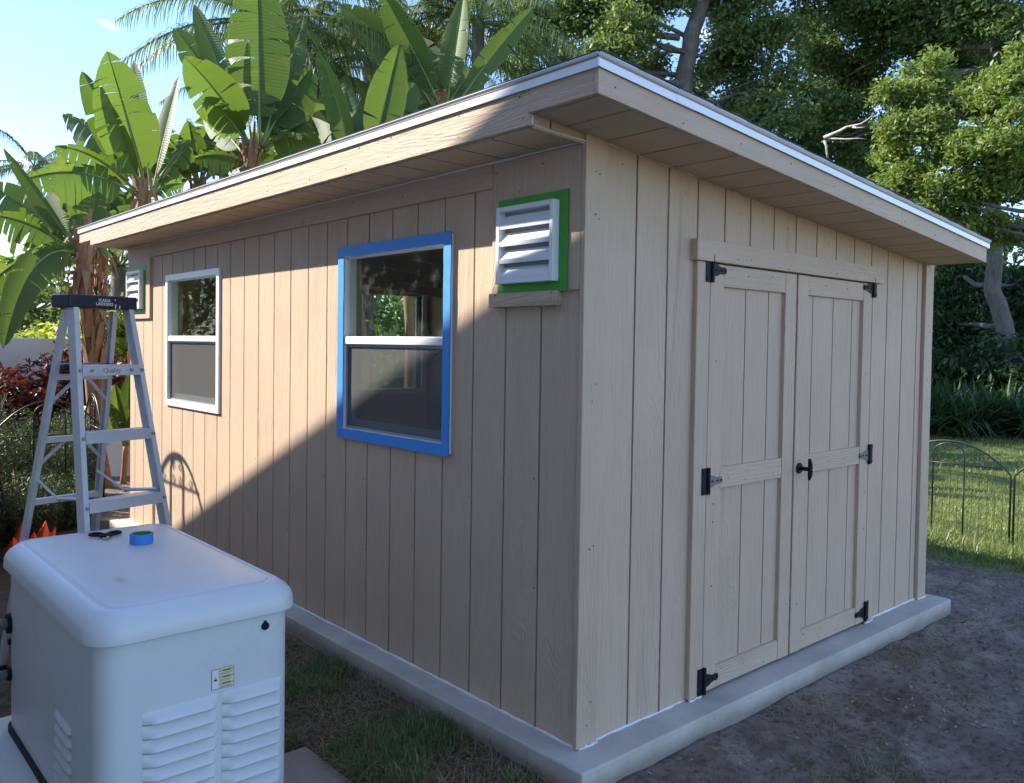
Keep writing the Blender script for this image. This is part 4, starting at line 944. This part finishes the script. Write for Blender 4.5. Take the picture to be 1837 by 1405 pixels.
P = scatter(60000, 8.5, 21, -4, 9); V, F_ = blades(P, .07, .008, 1.0, .4, 2); o = link('lawn_grass', npmesh('lawn_far', V, F_), 'grass_sun', kind='stuff'); o['label'] = 'short lawn grass running back to the ferns'; o['category'] = 'grass'
P = scatter(9000, 4.35, 5.45, -1.6, 3.0, lambda x, y: np.clip(1.1-abs(x-4.85)/.42, 0, 1)*np.clip(.5+1.6*vnoise(x, y, 33, .25), 0, 1))
V, F_ = blades(P, .20, .0045, 1.1, .5); o = link('tall_grass', npmesh('tall_grass', V, F_), 'grass_sun', kind='stuff'); o['label'] = 'taller uncut grass along the foot of the wire fence'; o['category'] = 'grass'

def clods(P, size):
    n_ = len(P); s_ = size*np.minimum(RNG.lognormal(0, .45, n_), 2.4)[:, None]; base = np.array([(1, 0, 0), (0, 1, 0), (-1, 0, 0), (0, -1, 0), (0, 0, .75), (0, 0, -.6)], float)
    a = RNG.uniform(0, 6.28, n_); V = base[None]*RNG.uniform(.55, 1.3, (n_, 6, 1)); x = V[..., 0]*np.cos(a)[:, None]-V[..., 1]*np.sin(a)[:, None]; y = V[..., 0]*np.sin(a)[:, None]+V[..., 1]*np.cos(a)[:, None]
    V = np.stack([x, y, V[..., 2]], -1)*s_[:, None]+P[:, None]; f = np.array([(0, 1, 4), (1, 2, 4), (2, 3, 4), (3, 0, 4), (1, 0, 5), (2, 1, 5), (3, 2, 5), (0, 3, 5)])
    return V.reshape(-1, 3), (np.arange(n_)[:, None, None]*6+f[None]).reshape(-1, 3)
P = scatter(60000, -.4, 4.7, -1.9, 1.2, lambda x, y: off_slab(x, y)*np.clip(.35+1.6*vnoise(x, y, 41, .3)+.8*vnoise(x, y, 42, .09), .05, 1))
V, F_ = clods(P, .0056); o = link('soil_clods', npmesh('soil_clods', V, F_, True), 'clod', kind='stuff'); o['label'] = 'crumbly clods lying over the dark sandy dirt'; o['category'] = 'soil'
P = scatter(9000, -.85, -.1, -1.2, 2.6, off_slab); V, F_ = clods(P, .005); o = link('sod_crumbs', npmesh('sod_crumbs', V, F_, True), 'clod', kind='stuff'); o['label'] = 'soil crumbs among the patchy grass'; o['category'] = 'soil'

P = np.concatenate([scatter(1500, -.3, 4.6, -1.9, .6, off_slab), scatter(500, -.85, -.1, -1.2, 2.6, off_slab)]); P[:, 2] += .010
V, F_ = leaf_cloud(P, .026, .45, 2.5); o = link('leaf_litter', npmesh('leaf_litter', V, F_), 'straw', kind='stuff'); o['label'] = 'small dry leaves littering the dirt and sod'; o['category'] = 'litter'
# giant bird of paradise ------------------------------------------------
def bez(a, b, c, u): return a*(1-u)**2 + b*2*u*(1-u) + c*u*u
def big_leaf(parent, base, tip, width, bow=.12, roll=0.0, torn=.5, droop=.15, fold=.35, side_bow=0.0, pet_r=.022):
    torn = min(1.0, torn*1.15+.12); droop = droop*1.25+.06
    base = np.asarray(base, float); tip = np.asarray(tip, float); L = np.linalg.norm(tip-base); mid = (base+tip)/2
    view = CAM-mid; view /= np.linalg.norm(view); ax = (tip-base)/L; lat = np.cross(ax, view); lat /= np.linalg.norm(lat)+1e-9
    ctl = mid + np.array([0, 0, 1.0])*bow*L + lat*side_bow*L
    us = np.linspace(0, 1, 33); Cc = np.array([bez(base, ctl, tip, u) for u in us]); T = np.gradient(Cc, axis=0); T /= np.linalg.norm(T, axis=1, keepdims=True)
    PET = .16
    Lt = np.cross(T, view); Lt /= np.linalg.norm(Lt, axis=1, keepdims=True)+1e-9; Nn = np.cross(Lt, T)
    cr_, sr_ = math.cos(roll), math.sin(roll); Lr = Lt*cr_+Nn*sr_; Nr = -Lt*sr_+Nn*cr_
    def at(u):
        x = u*32; i = min(31, int(x)); g = x-i; return Cc[i]*(1-g)+Cc[i+1]*g, Lr[i]*(1-g)+Lr[i+1]*g, Nr[i]*(1-g)+Nr[i+1]*g, T[i]
    def wid(q): return width*.5*max(0.0, (math.sin(math.pi*min(1, q**.72*.985+.015)))**.62) 
    V = []; UV = []; Fq = []
    for sd in (-1, 1):
        cuts = [0.0]
        while cuts[-1] < 1:
            cuts.append(cuts[-1] + (RNG.uniform(.05, .13) if RNG.random() < torn else RNG.uniform(.16, .45)))
        cuts[-1] = 1.0; cuts = [c for c in cuts if c <= 1.0]
        base_fold = fold*RNG.uniform(.7, 1.3)
        for a, b in zip(cuts, cuts[1:]):
            if b-a < .02: continue
            k = max(2, int((b-a)*26)); nv = 4; dr = droop*RNG.uniform(.2, 1.0) + (torn*RNG.uniform(0, .45) if (b-a) < .14 else 0); o0 = len(V)
            gap = .10*torn+.01; lean = RNG.uniform(.10, .26)
            for i in range(k+1):
                q = a+(b-a)*i/k
                for j in range(nv+1):
                    vv_ = j/nv; q2 = q + (((a+b)/2-q)*gap*vv_*1.2)
                    u = PET+(1-PET)*q2; c_, l_, n_, t_ = at(min(1, u)); wd = wid(q2)*RNG.uniform(.985, 1.0)
                    ang = base_fold*(1-.35*vv_)
                    p = c_ + sd*l_*wd*vv_*math.cos(ang) + n_*wd*vv_*math.sin(ang) + t_*wd*vv_*lean - np.array([0, 0, 1.0])*wd*dr*vv_*vv_
                    V.append(p); UV.append((q, vv_))
            m_ = nv+1
            Fq += [(o0+i*m_+j, o0+(i+1)*m_+j, o0+(i+1)*m_+j+1, o0+i*m_+j+1) for i in range(k) for j in range(nv)]
    me = npmesh('leaf', np.array(V), np.array(Fq), True, np.array(UV)); lf = link('leaf', me, 'banana', parent)
    MB().tube([Cc[i]-Nr[i]*.006 for i in range(0, 33, 2)], [max(.003, pet_r*(1-.9*i/32)) for i in range(0, 33, 2)], 6).obj('petiole', 'petiole', lf, True)
    return lf
def strelitzia(label, basepx, dist, crown_px, leaves, trunk_r=.09, dead=14):
    p0 = far(basepx[0], 640, dist); p0[2] = -.1
    c = far(crown_px[0], crown_px[1], dist); s = thing('bird_of_paradise', label, 'plant', tuple(map(float, p0)), 0, 'giant bird of paradise plants behind the shed')
    pts = wiggle(p0, c, 6, .05); MB().tube(pts, [trunk_r*1.2, trunk_r*1.1, trunk_r, trunk_r, trunk_r, trunk_r*1.05, trunk_r*.9], 9).obj('stem', 'dead_leaf', s, True)
    mb = MB()
    for i in range(dead):
        a = RNG.uniform(0, 6.28); z0 = RNG.uniform(-.55, .12); st_ = c+np.array([math.cos(a)*trunk_r, math.sin(a)*trunk_r, z0]); en = st_+np.array([math.cos(a)*RNG.uniform(.1, .35), math.sin(a)*RNG.uniform(.1, .35), RNG.uniform(-.5, .12)])
        m1 = (st_+en)/2+np.array([0, 0, .12]); wv = np.cross(en-st_, [0, 0, 1.0]); wv /= np.linalg.norm(wv)+1e-9; ww = RNG.uniform(.015, .045)
        mb.add([st_-wv*ww, st_+wv*ww, m1+wv*ww, m1-wv*ww, en], [(0, 1, 2, 3), (3, 2, 4)])
    for i in range(dead*3):                            # old leaf bases overlapping down the stem
        f_ = RNG.uniform(.25, 1.0); q = np.asarray(pts[0])*(1-f_)+np.asarray(pts[-1])*f_; a = RNG.uniform(0, 6.28); dv = np.array([math.cos(a), math.sin(a), 0]); sv = np.array([-math.sin(a), math.cos(a), 0])
        r_ = trunk_r*1.02; ln = RNG.uniform(.25, .5); w_ = RNG.uniform(.02, .05); o1 = q+dv*r_; o2 = q+dv*(r_+RNG.uniform(.02, .08))+np.array([0, 0, ln])
        mb.add([o1-sv*w_, o1+sv*w_, o2+sv*w_*.5, o2-sv*w_*.5], [(0, 1, 2, 3)])
    if dead: mb.obj('dead_sheaths', 'dead_leaf', s, kind='stuff')
    for d in leaves:
        bx, by_, tx, ty_, wpx, *rest = d; k = dict(rest[0]) if rest else {}
        dz = k.pop('dd', 0.0); b0 = far(bx, by_, dist+k.pop('db', 0.0)); tp_ = far(tx, ty_, dist+dz); kk = np.linalg.norm(tp_-CAM)/FPX
        b0 = c*.35+b0*.65 if k.pop('root', False) else b0
        big_leaf(s, b0, tp_, wpx*kk*1.0, **k)
    return s
strelitzia('giant bird of paradise with broad sunlit upright leaves over the far roof corner', (250, 560), 10.6, (255, 345), [
    (258, 350, 147, 128, 62, dict(roll=.6, torn=.15, dd=-.3, bow=.05)), (264, 350, 192, 92, 96, dict(roll=-.25, torn=.6, dd=-.5, bow=.04, fold=.2)),
    (272, 350, 240, 108, 58, dict(roll=.9, torn=.1, dd=.2, bow=.02)), (272, 352, 320, 138, 40, dict(roll=.9, torn=.1, dd=.5, bow=.03)),
    (256, 350, 112, 205, 46, dict(roll=.2, torn=1.0, dd=.6, bow=.22, droop=.5)), (250, 352, 98, 262, 66, dict(roll=.1, torn=.95, dd=-.2, bow=.28, droop=.7)),
    (248, 352, 42, 322, 78, dict(roll=-.2, torn=.9, dd=-.6, bow=.26, droop=.5)), (268, 352, 350, 250, 44, dict(roll=.5, torn=.9, dd=.8, bow=.15, droop=.6)),
    (260, 350, 215, 170, 70, dict(roll=.2, torn=.6, dd=.9, bow=.05)), (266, 355, 330, 330, 40, dict(roll=.2, torn=.9, dd=.4, bow=.2, droop=.5))])
strelitzia('giant bird of paradise with the tallest torn leaf and brown dead bracts', (430, 560), 11.4, (452, 265), [
    (446, 262, 348, 8, 50, dict(roll=.5, torn=.1, dd=.3, bow=.02)), (448, 262, 312, 50, 64, dict(roll=-.5, torn=.1, dd=.6, bow=.10)),
    (466, 262, 462, -70, 100, dict(roll=.12, torn=.75, dd=-.2, bow=.0, fold=.22, droop=.05)), (450, 262, 330, 102, 84, dict(roll=-.1, torn=.35, dd=-.5, bow=.14)),
    (446, 264, 362, 178, 50, dict(roll=.2, torn=.6, dd=-.6, bow=.22, droop=.4)), (470, 262, 545, 30, 60, dict(roll=.5, torn=.7, dd=.8, bow=.06)),
    (472, 264, 578, 262, 88, dict(roll=-.2, torn=1.0, dd=-.6, bow=.24, droop=.6)), (470, 262, 560, 120, 76, dict(roll=.2, torn=.5, dd=.6, bow=.1)),
    (440, 280, 366, 196, 48, dict(roll=.3, torn=.1, dd=.9, bow=.02)), (474, 266, 520, 180, 70, dict(roll=.1, torn=.5, dd=1.0, bow=.1)),
    (440, 290, 345, 285, 40, dict(roll=.2, torn=.9, dd=.3, bow=.2, droop=.6)), (476, 270, 600, 200, 60, dict(roll=.3, torn=.4, dd=1.2, bow=.12)),
    (452, 270, 420, 30, 60, dict(roll=.8, torn=.3, dd=.9, bow=.02))], dead=26)
strelitzia('young bird of paradise showing two bright upright leaves above the fascia', (640, 560), 11.0, (640, 290), [
    (628, 300, 568, 92, 46, dict(roll=.45, torn=.05, dd=-.2, bow=.0, side_bow=.10)), (664, 290, 716, 80, 66, dict(roll=-.1, torn=.08, dd=-.1, bow=.0, fold=.2)),
    (650, 290, 745, 150, 70, dict(roll=.2, torn=.4, dd=.9, bow=.08)), (640, 290, 610, 150, 60, dict(roll=.2, torn=.3, dd=1.0, bow=.05)), (655, 290, 560, 210, 60, dict(roll=.2, torn=.6, dd=.9, bow=.15)),
    (655, 290, 690, 180, 60, dict(roll=.6, torn=.2, dd=1.2, bow=.05))], dead=8)
strelitzia('giant bird of paradise with narrow pale leaves leaning towards the oak', (800, 520), 13.0, (796, 195), [
    (780, 195, 610, 8, 58, dict(roll=.2, torn=.35, dd=.3, bow=.16)), (792, 195, 682, -20, 62, dict(roll=.35, torn=.4, dd=-.3, bow=.05)),
    (800, 195, 832, -10, 50, dict(roll=.5, torn=.3, dd=.2, bow=.0)), (815, 195, 958, 12, 42, dict(roll=.3, torn=.35, dd=-.3, bow=.06)),
    (790, 195, 740, 70, 80, dict(roll=.0, torn=.3, dd=.8, bow=.05)), (785, 195, 720, 120, 60, dict(roll=.2, torn=.6, dd=.4, bow=.15)), (800, 195, 860, 120, 50, dict(roll=.3, torn=.5, dd=.9, bow=.12))], dead=18)
strelitzia('drooping bird of paradise with yellowed torn leaves beside the far vent', (190, 640), 9.8, (150, 455), [
    (140, 452, 6, 266, 34, dict(roll=.9, torn=.1, dd=.2, bow=.02)), (136, 452, -30, 330, 60, dict(roll=.2, torn=.6, dd=.6, bow=.14)),
    (138, 455, -20, 385, 56, dict(roll=.0, torn=.95, dd=.1, bow=.2, droop=.6)), (140, 456, 6, 625, 62, dict(roll=-.3, torn=.5, dd=-.7, bow=.42, droop=.3, side_bow=.1)),
    (146, 450, 178, 345, 60, dict(roll=.2, torn=.8, dd=.5, bow=.05)), (138, 450, 40, 340, 50, dict(roll=.3, torn=.5, dd=.9, bow=.18)),
    (140, 455, 60, 470, 70, dict(roll=.1, torn=.9, dd=-.3, bow=.3, droop=.6)), (136, 458, -30, 520, 70, dict(roll=.1, torn=.9, dd=.2, bow=.35, droop=.6)),
    (150, 452, 225, 420, 46, dict(roll=.4, torn=.8, dd=.6, bow=.2, droop=.5))], trunk_r=.065, dead=40)
low = strelitzia('low bird of paradise sucker with fresh leaves at the shed corner', (222, 700), 9.9, (226, 800), [
    (226, 800, 205, 690, 34, dict(roll=.2, torn=.1, bow=.0)), (228, 800, 232, 670, 34, dict(roll=.6, torn=.1, bow=.0)), (224, 800, 190, 720, 30, dict(roll=.1, torn=.3, bow=.05))], trunk_r=.03, dead=0)

def fill_plant(label, px, py, dist, n_, spread):
    L = []
    for i in range(n_):
        a = math.radians(-78+156*(i+.5)/n_+RNG.uniform(-9, 9)); ln = spread*RNG.uniform(.75, 1.15)
        L.append((px+RNG.uniform(-8, 8), py, px+math.sin(a)*ln, py-math.cos(a)*ln, RNG.uniform(42, 66), dict(roll=float(RNG.uniform(-.6, .8)), torn=float(RNG.uniform(.3, 1)), dd=float(RNG.uniform(-.6, .8)), bow=float(.03+.16*abs(math.sin(a))), droop=float(.1+.5*abs(math.sin(a))))))
    return strelitzia(label, (px, 600), dist, (px, py), L, dead=10)
fill_plant('bird of paradise filling the gap between the two tallest clumps', 355, 330, 12.4, 9, 150)
fill_plant('shaded bird of paradise behind the bright young leaves', 585, 300, 13.2, 9, 165)
fill_plant('shaded bird of paradise standing before the palm next to the oak', 735, 245, 14.2, 9, 150)
fill_plant('low bird of paradise filling in behind the far roof corner', 175, 420, 12.0, 8, 120)
# queen palms -------------------------------------------------------------
def frond(parent, c, az, el, L, sag):
    d = np.array([math.cos(az)*math.cos(el), math.sin(az)*math.cos(el), math.sin(el)]); us = np.linspace(0, 1, 40)
    C_ = np.array([c + d*L*u - np.array([0, 0, 1.0])*sag*L*u**2.1 for u in us]); T = np.gradient(C_, axis=0); T /= np.linalg.norm(T, axis=1, keepdims=True)
    side = np.cross(T, [0, 0, 1.0]); side /= np.linalg.norm(side, axis=1, keepdims=True)+1e-9; V = []; F = []
    for k in range(150):
        u = .12+.88*k/150; i = min(39, int(u*39)); p = C_[i]+(C_[min(39, i+1)]-C_[i])*(u*39-i); s_ = 1 if k % 2 else -1
        ln = L*.20*(math.sin(math.pi*(u*.86+.10))**.7)*RNG.uniform(.75, 1.15); dirv = side[i]*s_*RNG.uniform(.5, 1)+T[i]*.45+np.array([0, 0, RNG.uniform(-.1, .5)]); dirv /= np.linalg.norm(dirv)
        wv = np.cross(dirv, [0, 0, 1.0]); wv /= np.linalg.norm(wv)+1e-9; w0 = .013; o0 = len(V)
        for j in range(4):
            t = j/3; q = p+dirv*ln*t*(1-.35*t)-np.array([0, 0, 1.0])*ln*.75*t**1.8; ww = w0*(1-t*.85); V += [q-wv*ww, q+wv*ww]
        F += [(o0+2*j, o0+2*j+1, o0+2*j+3, o0+2*j+2) for j in range(3)]
    f = link('frond', npmesh('frond', np.array(V), np.array(F)), 'palm', parent)
    MB().tube(list(C_[::3]), [.022*(1-.8*i/13) for i in range(len(C_[::3]))], 5).obj('rachis', 'petiole', f, True)
def palm(label, px, py, dist, L, n_, r=.13, azs=None):
    c = far(px, py, dist); p0 = np.array([c[0], c[1], -.1]); t = thing('queen_palm', label, 'palm', tuple(map(float, p0)), 0, 'feathery palms behind the shed')
    MB().tube(wiggle(p0, c, 8, .02), [r*1.3]+[r]*8, 10).obj('trunk', 'bark', t, True)
    for i in range(n_):
        el = RNG.uniform(-.15, 1.15); frond(t, c, 2*math.pi*i*.381966+RNG.uniform(-.2, .2), el, L*RNG.uniform(.85, 1.1), RNG.uniform(.35, .7) if el > .2 else RNG.uniform(.45, .8))
    return t
palm('feathery palm whose fronds hang behind the tallest bird of paradise', 478, 40, 14.0, 2.6, 22)
palm('feathery palm with hanging leaflets next to the oak', 858, 40, 16.5, 2.6, 24)
palm('feathery palm arching over the bright young leaves', 665, 90, 17.0, 2.7, 22)
palm('feathery palm between the torn leaf and the young plant', 560, 130, 15.5, 2.6, 22)
palm('feathery palm leaning over the narrow pale leaves', 770, 70, 18.0, 2.6, 22)
palm('small distant feathery palm against open sky', 62, 300, 26, 2.3, 16)
palm('short feathery palm low behind the yellowed leaves', 215, 480, 15, 1.6, 14)

# shrubs seen through the ladder --------------------------------------------
def shrub(name, label, cx, cy, r, h, n_, leaf, mat, group, aspect=.4, z0=-.1, upright=False):
    t = thing(name, label, 'shrub', (cx, cy, -.1), 0, group); mb = MB()
    for i in range(9):
        a = RNG.uniform(0, 6.28); e = (cx+math.cos(a)*r*.6, cy+math.sin(a)*r*.6, z0+h*RNG.uniform(.6, .95)); mb.tube(wiggle((cx+math.cos(a)*.06, cy+math.sin(a)*.06, -.1), e, 4, .15), [.014, .011, .009, .006, .003], 4)
    mb.obj('stems', 'bark', t, True, kind='stuff')
    if upright:                                        # spires of short needles
        k = n_//70; a = RNG.uniform(0, 6.28, k); rr = r*np.sqrt(RNG.random(k)); top = h*RNG.uniform(.45, 1.0, k)*(1-.25*(rr/r)**2)
        pts = []
        for i in range(k):
            u = RNG.random(70); p = np.stack([cx+math.cos(a[i])*rr[i]*(.7+.35*u), cy+math.sin(a[i])*rr[i]*(.7+.35*u), z0+top[i]*u], 1); pts.append(p+RNG.normal(size=p.shape)*.016)
        v, f = leaf_cloud(np.concatenate(pts), leaf, aspect, .3)
    else:
        bl = [((cx+RNG.uniform(-.6, .6)*r, cy+RNG.uniform(-.6, .6)*r, z0+h*RNG.uniform(.25, .85)), (r*.45, r*.45, h*.2)) for _ in range(12)]
        v, f = leaf_cloud(cluster_points(bl, n_, .09, 16, .3), leaf, aspect, .6)
    link('foliage', npmesh('foliage', v, f), mat, t, kind='stuff'); return t
GS = 'needle leaved shrubs behind the wire fence'
for (x, y, r, h, lb) in ((-.85, 6.55, .48, 1.2, 'dark needle leaved shrub with a tall spire behind the fence arch'), (-.26, 6.55, .42, 1.0, 'dark needle leaved shrub behind the middle of the wire fence panel'), (.10, 6.95, .26, .95, 'narrow needle leaved shrub next to the pale wall'), (-1.5, 6.5, .5, 1.2, 'dark needle leaved shrub farther along the wire fence'), (-.72, 5.42, .34, .55, 'low dark needle leaved shrub in front of the wire fence'), (-.36, 5.62, .24, .48, 'smallest dark needle leaved shrub in front of the fence post'), (-1.15, 5.2, .34, .6, 'low dark needle leaved shrub nearest the trellis')):
    shrub('rosemary_shrub', lb, x, y, r, h, 15000, .042, 'rosemary', GS, .16, upright=True)
GC = 'red leaved crotons in front of the garden wall'
for (x, y, r, h, lb) in ((-.75, 8.9, .62, 1.35, 'dark red croton at the post end of the garden wall'), (.05, 9.1, .6, 1.4, 'dark red croton in front of the white garden wall'), (.72, 9.2, .5, 1.46, 'orange tipped croton near the leaning stem'), (1.25, 8.6, .4, 1.5, 'orange red croton behind the shed corner'), (-1.6, 8.8, .6, 1.4, 'dark red croton far along the garden wall')):
    shrub('croton_shrub', lb, x, y, r, h, 3600, .10, 'croton', GC, .34)
o = MB().box((-.20, 10.0, -.2), (1.15, 10.2, 1.47)).bev('garden_wall', 'white_wall', None, w=.01); tag(o, 'white garden wall behind the red crotons', 'wall')
o = MB().box((-.42, 9.75, -.2), (-.22, 9.95, 2.2)).bev('post', 'white_wall', None, w=.01); tag(o, 'tall whitish square post in front of the garden wall', 'post')
o = MB().box((.44, 7.95, -.2), (1.9, 8.1, .72)).bev('low_wall', 'white_wall', None, w=.01); tag(o, 'low pinkish white wall just past the shed corner', 'wall')
p_ = far(147, 640, 13); q_ = far(166, 530, 13); o = MB().tube(wiggle((p_[0], p_[1], -.1), (q_[0]+.05, q_[1], q_[2]+.4), 6, .05), .055, 8).obj('leaning_stem', 'bark', None, True); tag(o, 'thin grey leaning tree stem behind the garden wall', 'stem')
for (px, py, d, r, h, lb) in ((205, 585, 12.6, .6, .9, 'glowing yellow green shrub above the garden wall near the leaning stem'), (150, 612, 13.2, .7, .5, 'clipped yellow green shrub along the top of the garden wall')):
    c = far(px, py, d); shrub('golden_shrub', lb, float(c[0]), float(c[1]), r, h, 5000, .10, 'ygreen', 'yellow green shrubs by the garden wall', .5, z0=float(c[2])-h*.6)
# far tree line on the left, low
B = []
for i in range(90):
    a = math.radians(RNG.uniform(63, 100)); d = RNG.uniform(17, 26); h = RNG.uniform(.2, 3.4); B.append((CAM*np.array([1, 1, 0])+np.array([d*math.cos(a), d*math.sin(a), h]), (1.1, 1.1, .7)))
vv, ff = leaf_cloud(cluster_points(B, 42000, .22, 22, .4), .17, .5, .6)
o = link('hedgerow', npmesh('hedgerow', vv, ff), 'oak', kind='stuff'); o['label'] = 'mixed green hedgerow reading as one mass behind the garden wall'; o['category'] = 'hedge'
# climbing sprigs at the foot of the trellis
for (x, y, h, lb) in ((-1.02, 5.25, 1.5, 'leafy climber on the trellis'), (-1.05, 4.98, 1.32, 'short leafy climber at the trellis foot')):
    shrub('climber', lb+' beside the house', x, y, .13, h, 4200, .06, 'rosemary', 'climbers on the trellises', .4, upright=True)
# orange plastic behind the generator
b0 = on(56, 985, 2, -.1); op = thing('orange_plastic', 'crumpled orange plastic sheet with pointed peaks near the ladder foot', 'plastic sheet', tuple(map(float, b0)))
for (px, top, wpx) in ((36, 928, 26), (56, 926, 20), (48, 955, 40), (66, 949, 26), (84, 945, 26), (98, 938, 24), (26, 950, 24)):
    a = on(px, 1000, 2, -.1); a = np.array([b0[0]+(px-62)*.0032+RNG.normal(0, .03), b0[1]+RNG.normal(0, .08), -.1]); k = np.linalg.norm(a-CAM)/FPX; hgt = (985-top)*k*.8; ww = wpx*k*.55
    mb = MB(); j = RNG.normal(0, .045, 8)
    mb.add([(a[0]-ww, a[1]+j[0], -.1), (a[0]+ww, a[1]+j[1], -.1), (a[0]+j[2], a[1]-.10, -.1), (a[0]+j[3], a[1]+j[4], -.1+hgt), (a[0]+j[5], a[1]+.1, -.1)], [(0, 2, 3), (2, 1, 3), (1, 4, 3), (4, 0, 3)])
    mb.obj('peak', 'orange', op)

# ================================================================== THE HOUSE (casts the long shadow across the shed)
ho = thing('house', 'pale stucco house with gabled roof standing beside the generator', 'house', (-6, 2, -.1))
RZ = lambda y: 6.65-.44*y if y >= 2 else 6.65-.88+.44*(y-2)
mb = MB(); mb.prism([(-3.6, -.2), (7.7, -.2), (7.7, RZ(7.7)-.22), (2, RZ(2)-.22), (-3.6, RZ(-3.6)-.22)], 0, -9.5, -2.9); mb.obj('wall', 'stucco', ho)
rf = MB().prism([(1.99, RZ(2)), (8.1, RZ(8.1)), (8.1, RZ(8.1)-.16), (2, RZ(2)-.18), (-4.1, RZ(-4.1)-.16), (-4.1, RZ(-4.1))], 0, -9.9, -2.6).obj('roof', 'shingle', ho)
MB().prism([(1.99, RZ(2)-.012), (8.11, RZ(8.11)-.012), (8.11, RZ(8.11)-.2), (2, RZ(2)-.21), (-4.11, RZ(-4.11)-.2), (-4.11, RZ(-4.11)-.012)], 0, -2.599, -2.575).obj('fascia', 'vinyl', rf)
MB().tube([(-3.0, 5.5, RZ(5.5)-.1), (-3.0, 5.5, RZ(5.5)+.32)], .06, 10).obj('vent_pipe', 'pvc', rf)
